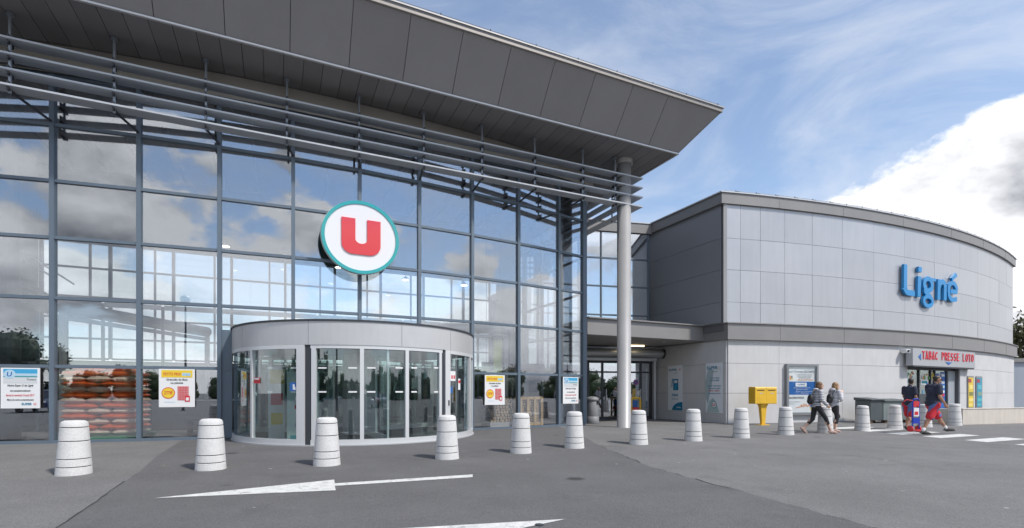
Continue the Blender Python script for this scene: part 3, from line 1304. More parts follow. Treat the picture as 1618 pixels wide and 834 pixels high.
# turning leaves and centre showcase
for k in range(3):
    a = rad(-62 + 120 * k)
    d_ = V((math.cos(a), math.sin(a), 0))
    t_ = V((-d_.y, d_.x, 0))
    lf = MB()
    lf.obox(DC + d_ * 2.0 + V((0, 0, DZ + .14)), d_ * 1.25, t_ * .025, V((0, 0, .07)))
    leaf = lf.build('turning_leaf', M_DRUMFRAME, drum)
    for zz in (2.34,):
        b = MB()
        b.obox(DC + d_ * 2.0 + V((0, 0, zz)), d_ * 1.25, t_ * .025, V((0, 0, .05)))
        b.build('leaf_rail', M_DRUMFRAME, leaf)
    for rr in (.78, 2.0, 3.22):
        b = MB()
        b.obox(DC + d_ * rr + V((0, 0, 1.29)), d_ * .03, t_ * .024, V((0, 0, 1.0)))
        b.build('leaf_stile', M_DRUMFRAME, leaf)
    b = MB()
    b.obox(DC + d_ * 2.0 + V((0, 0, 1.29)), d_ * 1.2, t_ * .005, V((0, 0, 1.0)))
    b.build('leaf_pane', M_DOORGLASS, leaf)
b = MB()
b.lathe([(.5, .1), (.5, 2.42)], 24, tuple(DC))
b.build('centre_core', M_FRAMELT, drum)
# stickers on the glass
def drum_sticker(x, y, w, h, m, name='sticker', r=DR + .002):
    a = drum_ang(x)
    p = dp(a, 0)
    z = CAM_H + (620 - y) / 800 * p.y
    n = V((math.cos(a), math.sin(a), 0))
    t = V((-n.y, n.x, 0))
    b = MB()
    b.obox(dp(a, z, r - .03), t * (w / 2), n * .003, V((0, 0, h / 2)))
    return b.build(name, m, drum)


for x in (424, 462, 508, 557, 587, 632, 656, 691):
    for y in (581, 619):
        drum_sticker(x, y, .19 if 490 < x < 640 else .15, .035, M_WHITE, r=DR - .02)
bs = drum_sticker(463, 611, .20, .20, M_BLUE, 'access_sign', r=DR + .0)
drum_sticker(463, 608.5, .045, .045, M_WHITE, 'access_symbol', r=DR + .005)
drum_sticker(463.3, 612.5, .05, .09, M_WHITE, 'access_symbol', r=DR + .005)
drum_sticker(465.5, 614, .03, .07, M_WHITE, 'access_symbol', r=DR + .005)
drum_sticker(717, 594, .24, .26, M_WHITE, 'notice', r=DR + .0)
drum_sticker(715.5, 595.5, .06, .09, M_RED, 'notice_mark', r=DR + .005)
drum_sticker(719, 595.5, .06, .09, M_RED, 'notice_mark', r=DR + .005)
drum_sticker(727, 607, .12, .30, M_WHITE, 'notice', r=DR + .0)
drum_sticker(727, 603, .10, .07, M_RED, 'notice_mark', r=DR + .005)
drum_sticker(714, 616, .13, .16, M_BLUE, 'access_sign', r=DR + .0)
drum_sticker(404, 601, .22, .14, M_RED, 'notice', r=DR + .0)
drum_sticker(404, 598.5, .18, .04, M_WHITE, 'notice_mark', r=DR + .005)
b = MB()
p = dp(drum_ang(709), 1.05, DR + .008)
b.obox(p, V((.018, 0, 0)), V((0, .012, 0)), V((0, 0, .07)))
b.build('door_lock', M_DARKSTEEL, drum)
# display boards standing inside the drum
def board(name, label, cat, loc, rz, w, h, m, marks):
    t = thing(name, label, cat, loc, rz)
    Mx = WM[t.name]
    def bx(x0, x1, y0, y1, z0, z1):
        b = MB()
        ps = [(x0, y0, z0), (x1, y0, z0), (x1, y1, z0), (x0, y1, z0), (x0, y0, z1), (x1, y0, z1), (x1, y1, z1), (x0, y1, z1)]
        b.hexa([Mx @ V(p) for p in ps])
        return b
    bx(-w / 2, w / 2, -.015, .015, DZ + .06, h).build('board', m, t)
    bx(-w / 2 - .05, w / 2 + .05, -.15, .15, DZ + 0.031, DZ + .06).build('foot', M_STEEL, t)
    for (x0, x1, z0, z1, mm) in marks:
        bx(x0, x1, -.019, -.0155, z0, z1).build('print', mm, t)
    return t


pb = dp(drum_ang(430), 0, DR - 1.0)
board('display_board', 'pale green upright advert board standing inside the revolving door', 'display board', (pb.x, pb.y, 0), rad(20), .75, 1.85,
      mat('pale_green_board', (.50, .62, .60), .5), [(-.3, .3, .1, .25, M_TEAL), (-.2, .1, .9, 1.0, M_RED), (-.25, .25, 1.4, 1.5, M_WHITE), (-.2, .2, .45, .55, M_GREYPRINT)])
pb = dp(drum_ang(386), 0, DR - .8)
board('display_board', 'narrow yellow and white advert board at the left side of the revolving door', 'display board', (pb.x, pb.y, 0), rad(50), .40, 2.0,
      M_WHITE, [(-.18, .18, 1.55, 1.9, M_YELLOW), (-.15, .15, 1.0, 1.3, M_RED), (-.15, .15, .5, .8, M_YELLOW)])

# ================================================================== round sign on the glass
sc_ = px(570.5, 375.5, 14.45)
sn = arc_n(4 * AW)
stn = V((-sn.y, sn.x, 0))
sign = thing('round_sign', 'round white sign with teal rim and big red U above the revolving door', 'sign', (sc_.x, sc_.y, sc_.z))


def disc(r0, r1, d0, d1, name, m, n=72, parent=sign, sx=1.0, bev=0):
    """ring or disc about the sign axis, between depths d0 (back) and d1 (front)"""
    b = MB()
    vs, fs = [], []
    for d in (d0, d1):
        for r in (r0, r1):
            for k in range(n):
                a = 2 * math.pi * k / n
                rr = r
                vs.append(sc_ + sn * d + stn * (rr * sx * math.cos(a)) + V((0, 0, rr * math.sin(a))))
    for k in range(n):
        k2 = (k + 1) % n
        fs.append((2 * n + k, 3 * n + k, 3 * n + k2, 2 * n + k2))
        fs.append((k, k2, n + k2, n + k))
        fs.append((n + k, n + k2, 3 * n + k2, 3 * n + k))
        fs.append((k, 2 * n + k, 2 * n + k2, k2))
    b.add(vs, fs)
    return b.build(name, m, parent)


M_SIGNWHITE = mat('sign_white', (0.80, 0.80, 0.82), 0.12, coat=.6)
M_SIGNTEAL = mat('sign_teal', (0.02, 0.36, 0.37), 0.10, coat=1.0)
M_SIGNRED = mat('sign_red', (0.70, 0.035, 0.045), 0.08, coat=1.0)
SR = 1.035
disc(.02, SR - .05, -.13, -.06, 'casing', mat('sign_casing', (.09, .10, .105), .4, .3))
rim = disc(SR - .09, SR, -.07, .045, 'rim', M_SIGNTEAL, sx=1.04)
disc(SR - .012, SR + .012, -.08, .0, 'rim_edge', M_FRAMELT, parent=rim, sx=1.04)
disc(.0, SR - .085, -.05, .02, 'face', M_SIGNWHITE, sx=1.04)
b = MB()
# the U: outline in sign coordinates
uo = [(-.545, .545), (-.545, -.10)]
for k in range(1, 9):
    a = math.pi + (math.pi / 2) * k / 8
    uo.append((-.235 + .31 * math.cos(a), -.215 + .31 * math.sin(a)))
uo += [(.235, -.525)]
for k in range(1, 9):
    a = 1.5 * math.pi + (math.pi / 2) * k / 8
    uo.append((.235 + .31 * math.cos(a), -.215 + .31 * math.sin(a)))
uo += [(.545, .545), (.165, .545), (.165, -.09)]
for k in range(1, 8):
    a = 0 - math.pi * k / 8
    uo.append((.165 * math.cos(a), -.07 + .13 * math.sin(a)))
uo += [(-.165, -.09), (-.165, .545)]
P0 = [sc_ + stn * (u * .99) + V((0, 0, w * .94)) + sn * .02 for u, w in uo]
P1 = [p + sn * .035 for p in P0]
b.sweep(None, P0, P1)
b.build('letter', M_SIGNRED, sign)
for zz in (-.5, .5):
    b = MB()
    b.bar(sc_ + sn * -.15 + V((0, 0, zz)), arc(4 * AW, .08, sc_.z + zz), .08, .08)
    b.build('bracket', M_DARKSTEEL, sign)

# ================================================================== posters on the glass
def glass_poster(label, x0, x1, y0, y1, s_mid, kind):
    """sheet just behind the glass, sized from its place on the facade"""
    n = arc_n(s_mid)
    t = V((-n.y, n.x, 0))
    base = arc(s_mid, 0.06)
    def on(x, y):
        r = (x - 809) / 800
        # intersect ray with the plane through base with normal n
        k = base.dot(n) / (V((r, 1, 0)).dot(n))
        return V((r * k, k, CAM_H + (620 - y) / 800 * k))
    a, c = on(x0, (y0 + y1) / 2), on(x1, (y0 + y1) / 2)
    top, bot = on((x0 + x1) / 2, y0).z, on((x0 + x1) / 2, y1).z
    w, h = (c - a).length, top - bot
    m = (a + c) / 2
    m = V((m.x, m.y, (top + bot) / 2))
    T = thing('window_poster', label, 'poster', (m.x, m.y, bot))
    def rect(u0, u1, v0, v1, mm, d=.004, name='print', par=None):
        b = MB()
        p = m + t * ((u0 + u1) / 2 * w) + V((0, 0, (v0 + v1) / 2 * h)) + n * d
        b.obox(p, t * abs(u1 - u0) / 2 * w, n * .0015, V((0, 0, abs(v1 - v0) / 2 * h)))
        return b.build(name, mm, par or T)
    def txt(s, u, v, hh, mm, width=None, shear=0, bold=0, align='CENTER'):
        return text_obj(s, hh * h, m + t * (u * w) + V((0, 0, v * h)) + n * .006, t, n, mm, T, width=None if width is None else width * w,
                        extrude=.002, shear=shear, bold=bold, align=align)
    rect(-.5, .5, -.5, .5, M_WHITE, 0, 'sheet')
    if kind == 'price':
        rect(-.43, .43, .28, .47, M_YELLOW)
        txt('PETITS PRIX', -.13, .33, .075, M_RED, .50, .15, .01)
        rect(.10 + .04, .38, .32, .40, M_PALEBLUE, .006)
        txt('à Ligné', .26, .335, .04, M_SKYBLUE, .2)
        txt('Granulés de Bois', 0, .20, .05, M_BLACK, .58, 0, .012)
        txt('La palette', 0, .115, .05, M_BLACK, .34, 0, .012)
        b = MB()
        ov = [(m + t * (-.24 * w + .185 * w * math.cos(q)) + V((0, 0, -.13 * h + .15 * h * math.sin(q))) + n * .004) for q in [2 * math.pi * i / 28 for i in range(28)]]
        b.sweep(None, ov, [p + n * .003 for p in ov])
        b.build('price_rim', M_RED, T)
        b = MB()
        ov = [(m + t * (-.24 * w + .165 * w * math.cos(q)) + V((0, 0, -.13 * h + .13 * h * math.sin(q))) + n * .0075) for q in [2 * math.pi * i / 28 for i in range(28)]]
        b.sweep(None, ov, [p + n * .002 for p in ov])
        b.build('price_oval', M_YELLOW, T)
        text_obj('277€', .085 * h, m + t * (-.24 * w) + V((0, 0, -.165 * h)) + n * .010, t, n, M_RED, T, width=.25 * w, extrude=.002, bold=.02, shear=.2)
        # little picture of the stacked pallet
        rr = random.Random(3)
        for i in range(8):
            b = MB()
            u0, v0 = .0, .045 - i * .047
            b.mi = 0
            p = m + t * ((u0 + .17) * w) + V((0, 0, (v0 - .02) * h)) + n * .005
            b.obox(p, t * (.155 * w), n * .0015, V((0, 0, .0185 * h)))
            b.build('print', M_RED, T)
            for k in range(4):
                rect(u0 + .03 + k * .078, u0 + .075 + k * .078, v0 - .030, v0 - .012, mat('print_pinkish', (.70, .35, .33), .5), .008)
        rect(.22, .36, -.36, -.20, M_RED, .0085)
        rect(.25, .33, -.33, -.25, M_WHITE, .0105)
        rect(-.35, -.05, -.375, -.36, M_PALEBLUE)
    else:
        rect(-.43, .43, .36, .47, M_SKYBLUE)
        rect(-.43, .43, .30, .36, M_PALEBLUE)
        rect(-.43, .43, .27, .295, M_TEAL)
        rect(-.43, .43, .12, .265, mat('print_haze', (.62, .64, .66), .5))
        b = MB()
        ov = [(m + t * (-.27 * w + .15 * w * math.cos(q)) + V((0, 0, .34 * h + .11 * h * math.sin(q))) + n * .0065) for q in [2 * math.pi * i / 28 for i in range(28)]]
        b.sweep(None, ov, [p + n * .002 for p in ov])
        b.build('emblem', M_PALEBLUE, T)
        text_obj('U', .11 * h, m + t * (-.27 * w) + V((0, 0, .29 * h)) + n * .010, t, n, M_BLUE, T, extrude=.002, bold=.03, shear=.15)
        txt('Travaux', .28, .19, .05, M_BLACK, .24, .3)
        txt('Notre Super U de Ligné', .0, .04, .055, M_BLACK, .66, .3, .008)
        txt('sera exceptionnellement', .0, -.085, .045, M_BLACK, .52, .3, .008)
        txt('fermé le vendredi 15 août 2017', .0, -.20, .05, M_RED, .72, .3, .008)
        txt('Merci de votre compréhension', .0, -.31, .045, M_BLACK, .68, .3, .008)
        txt('SUPER', .16, -.42, .055, M_TEALBLUE, .26, 0, .03)
        txt('U', .37, -.42, .055, M_RED, None, 0, .03)
    return T


glass_poster('blue topped notice in the glass at the far left of the entrance', 1, 63.5, 581, 645, -.45, 'notice')
glass_poster('yellow topped price poster left of the revolving door', 251, 308, 583, 643, 1.62 * AW - .3, 'price')
glass_poster('yellow topped price poster right of the revolving door', 766, 797.5, 592.5, 639.5, 6.42 * AW, 'price')
glass_poster('small blue topped notice in the narrow pane at the glass corner', 889.5, 914, 595.5, 637.5, 8 * AW + .62, 'notice')

# ================================================================== goods behind the glass
M_BAG1 = mat('bag_orange', (0.93, 0.15, 0.025), 0.35, var=.25, vscale=9, bump=.3, bscale=14)
M_BAG2 = mat('bag_cream', (0.90, 0.78, 0.62), 0.4, var=.2, vscale=12, bump=.3, bscale=14)
M_WOOD = mat('pale_wood', (0.76, 0.52, 0.27), 0.7, var=.2, vscale=5)
M_WOODDK = mat('grey_wood', (0.28, 0.24, 0.20), 0.8, var=.2, vscale=5)
M_GREENPAL = mat('green_pallet', (0.08, 0.30, 0.16), 0.6)


def bag_mesh(lx, ly, lz, seedv):
    """a filled sack: pillow with pinched seams, centred, bottom at 0"""
    r = random.Random(seedv)
    b = MB()
    nx, ny = 7, 6
    top, bot = [], []
    for j in range(ny + 1):
        for i in range(nx + 1):
            u, v = i / nx * 2 - 1, j / ny * 2 - 1
            e = max(0, 1 - u ** 6) ** .5 * max(0, 1 - v ** 6) ** .5
            sx = lx / 2 * u * (1 - .05 * v * v)
            sy = ly / 2 * v * (1 - .06 * u * u)
            bul = r.uniform(-.006, .006)
            top.append((sx, sy, lz * (.45 + .55 * e) + bul * e))
            bot.append((sx, sy, lz * (.45 - .45 * e)))
    n1 = len(top)
    W = nx + 1
    fs = []
    for j in range(ny):
        for i in range(nx):
            k = j * W + i
            fs.append((k, k + 1, k + W + 1, k + W))
            fs.append((n1 + k, n1 + k + W, n1 + k + W + 1, n1 + k + 1))
    b.add(top + bot, fs)
    return b


pc = gpx(168, 694.5)
pc = V(((171 - 809) / 800 * 13.55, 13.55, HZ))
prz = math.atan2(arc_n(.6 * AW).x, -arc_n(.6 * AW).y)
pal = thing('sack_pallet', 'green pallet under the tall stack of orange and cream sacks', 'pallet', tuple(pc), prz)
PM = WM[pal.name]


def lbox(b, M, x0, y0, z0, x1, y1, z1):
    ps = [(x0, y0, z0), (x1, y0, z0), (x1, y1, z0), (x0, y1, z0), (x0, y0, z1), (x1, y0, z1), (x1, y1, z1), (x0, y1, z1)]
    b.hexa([M @ V(p) for p in ps])
    return b


for y in (-.55, 0, .55):
    lbox(MB(), PM, -.9, y - .06, .013, .9, y + .06, .10).build('runner', M_GREENPAL, pal)
for k in range(7):
    x = -.84 + k * .28
    lbox(MB(), PM, x - .1, -.62, .10, x + .1, .62, .125).build('deck_board', M_GREENPAL, pal)
me_long = bag_mesh(.82, .58, .148, 1)
me_end = bag_mesh(.545, .58, .148, 2)
bl = me_long.build('tmp_a', [M_BAG1], None, True)
be = me_end.build('tmp_b', [M_BAG2], None, True)
MEA, MEB = bl.data, be.data
MEA.name, MEB.name = 'sack_long', 'sack_end'
D.objects.remove(bl)
D.objects.remove(be)
ordw = ['bottom', 'second', 'third', 'fourth', 'fifth', 'sixth', 'seventh', 'eighth', 'ninth', 'tenth', 'eleventh', 'top']
for L_ in range(12):
    z = .128 + L_ * .138
    ends = L_ % 2 == 0
    xs_ = (-.55, 0, .55) if ends else (-.415, .415)
    wd = ('left', 'middle', 'right') if ends else ('left', 'right')
    for ri, yy in enumerate((-.31, .31)):
        for i, xx in enumerate(xs_):
            o = D.objects.new('pellet_sack', MEB if ends else MEA)
            COL.objects.link(o)
            o.location = PM @ V((xx + random.uniform(-.015, .015), yy + random.uniform(-.02, .02), z))
            o.rotation_euler = (random.uniform(-.02, .02), random.uniform(-.03, .03), prz + random.uniform(-.03, .03) + (math.pi if random.random() < .5 else 0))
            tag(o, '%s %s sack of the %s layer, %s row of the pellet stack' % ('cream' if ends else 'orange', wd[i], ordw[L_], ('front', 'back')[ri]), 'sack', 'sacks stacked behind the glass')
for i, (xx, sc) in enumerate(((-.3, 1), (.42, 1))):
    o = D.objects.new('pellet_sack', MEA)
    COL.objects.link(o)
    o.location = PM @ V((xx, -.1,   .128 + 12 * .138))
    o.rotation_euler = (0, .05, prz + .1 * i)
    tag(o, '%s loose orange sack lying on top of the pellet stack' % ('left', 'right')[i], 'sack', 'sacks stacked behind the glass')

# firewood: one bundle on a grey base, one slatted crate
M_BARK = mat('log_bark', (0.20, 0.14, 0.09), 0.9, var=.35, vscale=12, bump=.6, bscale=30)
M_LOGEND = mat('log_end', (0.56, 0.41, 0.25), 0.85, var=.3, vscale=14)


def logs(b, M, w, h, z0, ln, seedv):
    r = random.Random(seedv)
    z = z0 + .055
    row = 0
    while z < z0 + h - .03:
        x = -w / 2 + .06 + (.05 if row % 2 else 0)
        while x < w / 2 - .04:
            rr = r.uniform(.038, .062)
            y0 = r.uniform(-.03, .02)
            p, q = M @ V((x, -ln / 2 + y0, z)), M @ V((x, ln / 2, z))
            n = 6
            b.mi = 0
            b.tube([p, q], rr, n, cap=False)
            b.mi = 1
            d = (q - p).normalized()
            s = d.cross(V((0, 0, 1))).normalized()
            u = s.cross(d)
            b.add([p + (s * math.cos(2 * math.pi * k / n) + u * math.sin(2 * math.pi * k / n)) * rr for k in range(n)], [tuple(range(n))])
            x += rr * 2 + .008
        z += .095
        row += 1


wz = math.atan2(arc_n(6.7 * AW).x, -arc_n(6.7 * AW).y)
wp = arc(6.74 * AW, -.55, HZ)
t = thing('firewood_bundle', 'dark bundle of split logs on a grey base behind the glass', 'firewood', tuple(wp), wz)
lbox(MB(), WM[t.name], -.5, -.3, .013, .5, .3, .20).build('base', M_CONC, t)
b = MB()
logs(b, WM[t.name], .95, .85, .20, .55, 5)
tag(b.build('log_pile', [M_BARK, M_LOGEND], t), kind='stuff')
lbox(MB(), WM[t.name] @ Matrix.Rotation(rad(-42), 4, 'Y'), .0, -.335, .62, .03, -.325, 1.30).build('strap', M_WOOD, t)
wz = math.atan2(arc_n(7.45 * AW).x, -arc_n(7.45 * AW).y)
wp = arc(7.40 * AW, -.55, HZ)
t = thing('firewood_crate', 'pale wooden slatted crate full of logs behind the glass', 'crate', tuple(wp), wz)
WMt = WM[t.name]
for x in (-.47, -.16, .15, .46):
    lbox(MB(), WMt, x - .05, -.38, .013, x + .05, -.355, 1.08).build('slat', M_WOOD, t)
for zz in (.06, .98):
    lbox(MB(), WMt, -.53, -.354, zz, .53, -.33, zz + .10).build('rail', M_WOOD, t)
for x in (-.51, .51):
    for k in range(3):
        lbox(MB(), WMt, x - .012, -.33 + k * .25, .013, x + .012, -.23 + k * .25, 1.06).build('slat', M_WOOD, t)
lbox(MB(), WMt, -.5, -.32, .013, .5, .36, .08).build('floor', M_WOODDK, t)
b = MB()
logs(b, WMt, .92, .85, .09, .55, 9)
tag(b.build('log_pile', [M_BARK, M_LOGEND], t), kind='stuff')

# shop things in the background of the hall
def counter(label, loc, rz, w, d, h, m1, m2, cat='counter', name='shop_counter'):
    t = thing(name, label, cat, loc, rz)
    M = WM[t.name]
    lbox(MB(), M, -w / 2, -d / 2, .013, w / 2, d / 2, h - .04).build('body', m1, t, bevel=.01)
    lbox(MB(), M, -w / 2 - .04, -d / 2 - .04, h - .04, w / 2 + .04, d / 2 + .04, h).build('top', m2, t)
    return t


M_LIME = mat('lime_paint', (0.35, 0.45, 0.03), .5)
counter('dark grey service counter deep inside the hall, left part', tuple(arc(2.3, -4.0, HZ)), prz, 2.6, .7, 1.0, M_DKWALL, M_FRAMELT)
counter('dark service counter deep inside the hall, right part', tuple(arc(13.4, -3.4, HZ)), rad(30), 2.8, .8, 1.05, M_DKWALL, M_DARKSTEEL)
t = thing('lime_pillar', 'lime green pillar inside the hall right of the revolving door', 'pillar', tuple(arc(13.3, -2.4)))
p = arc(13.3, -2.4)
b = MB(); b.box(p.x - .16, p.y - .16, HZ + .013, p.x + .16, p.y + .16, 3.4); b.build('shaft', M_LIME, t, bevel=.02)
b = MB(); b.box(p.x - .22, p.y - .22, 3.4, p.x + .22, p.y + .22, 3.55); b.build('capital', M_DARKSTEEL, t)
# benches
for i, (s, o) in enumerate(((3.05, -1.6),)):
    t = thing('bench', 'low dark bench inside the glass beside the sack stack', 'bench', tuple(arc(s, o, HZ)), prz)
    M = WM[t.name]
    lbox(MB(), M, -.55, -.2, .40, .55, .2, .46).build('seat', M_DARKSTEEL, t)
    for x in (-.48, .48):
        lbox(MB(), M, x - .03, -.18, .013, x + .03, .18, .40).build('leg', M_DARKSTEEL, t)
# dark checkout sign board seen through the right panes
p = arc(14.6, -3.0)
t = thing('hanging_board', 'dark board hanging inside the right panes of the hall', 'hanging sign', (p.x, p.y, 2.2), rad(30))
M = WM[t.name]
lbox(MB(), M, -1.5, -.05, 0, 1.5, .05, .35).build('board', mat('plum_board', (.10, .03, .06), .5), t)
for x in (-1.3, 1.3):
    b = MB(); b.tube([M @ V((x, 0, .35)), M @ V((x, 0, 7.25))], .01, 5); b.build('cable', M_DARKSTEEL, t)

# ================================================================== corner pavilion with the curved wall
def circ3(a, b, c):
    ax, ay, bx, by, cx, cy = *a, *b, *c
    d = 2 * (ax * (by - cy) + bx * (cy - ay) + cx * (ay - by))
    ux = ((ax * ax + ay * ay) * (by - cy) + (bx * bx + by * by) * (cy - ay) + (cx * cx + cy * cy) * (ay - by)) / d
    uy = ((ax * ax + ay * ay) * (cx - bx) + (bx * bx + by * by) * (ax - cx) + (cx * cx + cy * cy) * (bx - ax)) / d
    return V((ux, uy)), math.hypot(ax - ux, ay - uy)


PC, PR = circ3((9.0, 21.32), (18.9, 24.35), (31.2, 31.6))


def pav(ang, off=0.0, z=0.0):
    return V((PC.x + (PR + off) * math.cos(ang), PC.y + (PR + off) * math.sin(ang), z))


def pav_ang(x):
    """wall angle seen at picture column x of the photograph"""
    r = (x - 809) / 800
    A = r * r + 1
    B = -2 * (r * PC.x + PC.y)
    C = PC.x ** 2 + PC.y ** 2 - PR ** 2
    t = (-B - math.sqrt(max(0, B * B - 4 * A * C))) / (2 * A)
    return math.atan2(t - PC.y, t * r - PC.x)


pavil = thing('corner_pavilion', 'low building with curved silver upper wall and pale concrete base', 'building', (18, 30, 0))
U0 = pav_ang(1144.5)
L0 = pav_ang(1150.5)
UE = pav_ang(1601.5)
LE = UE + .004
ZB0, ZB1 = 3.55, 4.22
ZP = 9.25
PBACK = 26.0


def pav_poly(a0, a1, off, back, n=40):
    ps = [tuple(pav(a0 + (a1 - a0) * i / n, off).xy) for i in range(n + 1)]
    s = V((*ps[0], 0))
    e = V((*ps[-1], 0))
    q = s + E2 * back
    r_ = e + V((-.25, 1, 0)).normalized() * (back - 10)
    return ps + [tuple(r_.xy), tuple(q.xy)]


# lower core with a notch for the shop doorway
DA0, DA1 = pav_ang(1434), pav_ang(1517)
n = 30
ps = [tuple(pav(L0 + (DA0 - L0) * i / n, -.06).xy) for i in range(n + 1)]
ps += [tuple(pav(DA0, -.75).xy), tuple(pav(DA1, -.75).xy)]
ps += [tuple(pav(DA1 + (LE - DA1) * i / 20, -.06).xy) for i in range(21)]
s_ = V((*ps[0], 0)); e_ = V((*ps[-1], 0))
ps += [tuple((e_ + V((-.25, 1, 0)).normalized() * 15).xy), tuple((s_ + E2 * PBACK).xy)]
b = MB()
b.prism([((V((*p, 0)) + E1 * .05).x, p[1]) if i in (0, len(ps) - 1) else p for i, p in enumerate(ps)], 0, ZB0)
lower = b.build('lower_wall', M_JOINT, pavil)
tag(lower, 'pale concrete base wall with thin joints')
b = MB()
b.prism(pav_poly(U0, UE, -.05, PBACK), ZB1 - .3, ZP)
upper = b.build('upper_wall', M_JOINT, pavil)
tag(upper, 'silver clad upper wall')
b = MB()
b.prism(pav_poly(U0 - .0035, UE + .001, .10, PBACK), ZP, 9.70)
par = b.build('parapet', M_BAND, pavil)
b = MB()
b.prism(pav_poly(U0 - .0045, UE + .0015, .15, PBACK), 9.70, 9.745)
b.build('parapet_cap', M_TRIM, par)
b = MB()
b.prism(pav_poly(L0 - .002, LE + .001, .14, PBACK), ZB0, ZB1)
band = b.build('ledge_band', M_BAND, pavil)
b = MB()
b.prism(pav_poly(L0 - .003, LE + .0015, .20, PBACK), ZB1, ZB1 + .04)
b.build('ledge_cap', M_BAND, band)
# seams in band and parapet: slim raised cover strips
for x in (1230, 1330, 1424, 1500, 1550, 1585):
    a = pav_ang(x)
    for (z0, z1, off, par_) in ((ZB0 + .01, ZB1 - .01, .14, band), (ZP + .01, 9.69, .10, par)):
        b = MB()
        nrm = V((math.cos(a), math.sin(a), 0)); tg = V((-nrm.y, nrm.x, 0))
        b.obox(pav(a, off + .002, (z0 + z1) / 2), tg * .02, nrm * .005, V((0, 0, (z1 - z0) / 2)))
        b.build('cover_strip', M_BAND, par_)
# cladding panels
jx = [1148.5, 1170, 1201.5, 1240, 1283.5, 1331, 1380.5, 1429.5, 1476.5, 1516.5, 1545, 1564, 1578.5, 1590.5, 1600.5]
ja = [pav_ang(x) for x in jx]
rz_ = [ZB1 + .04, 5.14, 6.50, 7.83, ZP]


def pav_panel(a0, a1, z0, z1, name, m, parent, o0=-.05, o1=0.0, nsub=3, gap=.006):
    n = nsub
    ga = gap / PR
    a0, a1 = a0 + ga, a1 - ga
    z0, z1 = z0 + gap, z1 - gap
    vs, fs = [], []
    for i in range(n + 1):
        u = a0 + (a1 - a0) * i / n
        vs += [pav(u, o0, z0), pav(u, o1, z0), pav(u, o1, z1), pav(u, o0, z1)]
    for i in range(n):
        k = i * 4
        for j in range(4):
            fs.append((k + j, k + 4 + j, k + 4 + (j + 1) % 4, k + (j + 1) % 4))
    fs += [(0, 1, 2, 3), (n * 4 + 3, n * 4 + 2, n * 4 + 1, n * 4)]
    b = MB()
    b.add(vs, fs)
    return b.build(name, m, parent)


for i in range(len(ja) - 1):
    for r in range(4):
        jit = random.uniform(-.004, .004)
        pav_panel(ja[i], ja[i + 1], rz_[r], rz_[r + 1], 'cladding_panel', M_CLAD, upper, -.05, jit)
# corner trim
b = MB()
cpt = pav(U0, 0)
b.box(cpt.x - .05, cpt.y - .04, ZB1 + .04, cpt.x + .10, cpt.y + .1, ZP)
b.build('corner_trim', M_COLUMN, upper)
# left face of the upper wall: long panels in a darker, shaded colour of the silver cladding
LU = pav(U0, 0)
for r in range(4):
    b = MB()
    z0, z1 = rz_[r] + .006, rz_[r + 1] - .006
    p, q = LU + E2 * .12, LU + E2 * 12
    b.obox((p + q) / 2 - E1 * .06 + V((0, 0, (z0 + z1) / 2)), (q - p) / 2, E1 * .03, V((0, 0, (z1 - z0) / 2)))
    b.build('cladding_panel', M_CLADSHADE, upper)
# concrete panels of the base
cz = [0.0, 1.29, 2.555, ZB0]
cx = [1150.5, 1231, 1331, DA0, DA1, 1575, None]
ca = [L0, pav_ang(1231), pav_ang(1331), DA0, DA1, pav_ang(1575), LE]
for i in range(len(ca) - 1):
    for r in range(3):
        if i == 3 and r < 2:
            continue
        o1 = -.0 + random.uniform(-.003, .003)
        pav_panel(ca[i], ca[i + 1], cz[r], cz[r + 1], 'concrete_panel', M_CONC, lower, -.18 if i == 3 else -.06, o1, 8 if i != 3 else 6, gap=.006)
LC = pav(L0, 0)
for r in range(3):
    for k, (t0, t1) in enumerate(((.0, 4.95),)):
        b = MB()
        z0, z1 = cz[r] + .006, cz[r + 1] - .006
        p, q = LC + E2 * (t0 + .06), LC + E2 * t1
        b.obox((p + q) / 2 - E1 * .0 + V((0, 0, (z0 + z1) / 2)), (q - p) / 2, E1 * .055, V((0, 0, (z1 - z0) / 2)))
        b.build('concrete_panel', M_CONC, lower)
# thin cable and clutter on the parapet edge
b = MB()
b.tube([pav(U0 + (UE - U0) * i / 60, .08, 9.80) for i in range(61)], .010, 5)
b.tube([pav(U0, .06, 9.80) + E2 * k for k in (0, 2, 4, 6)], .010, 5)
b.build('roof_wire', M_STEEL, par)
rr = random.Random(4)
for k in range(26):
    a = U0 + (UE - U0) * (k + .5) / 26
    b = MB()
    b.tube([pav(a, .08, 9.745), pav(a, .08, 9.83)], .018, 5)
    if rr.random() < .6:
        b.ellipsoid(pav(a + .002, .02, 9.77), .13, .09, .04, 7, 4)
    b.build('wire_clip', M_DARKSTEEL, par)

# ---- shop doorway of the pavilion
def pav_frame(x):
    a = pav_ang(x)
    return pav(a), V((math.cos(a), math.sin(a), 0))


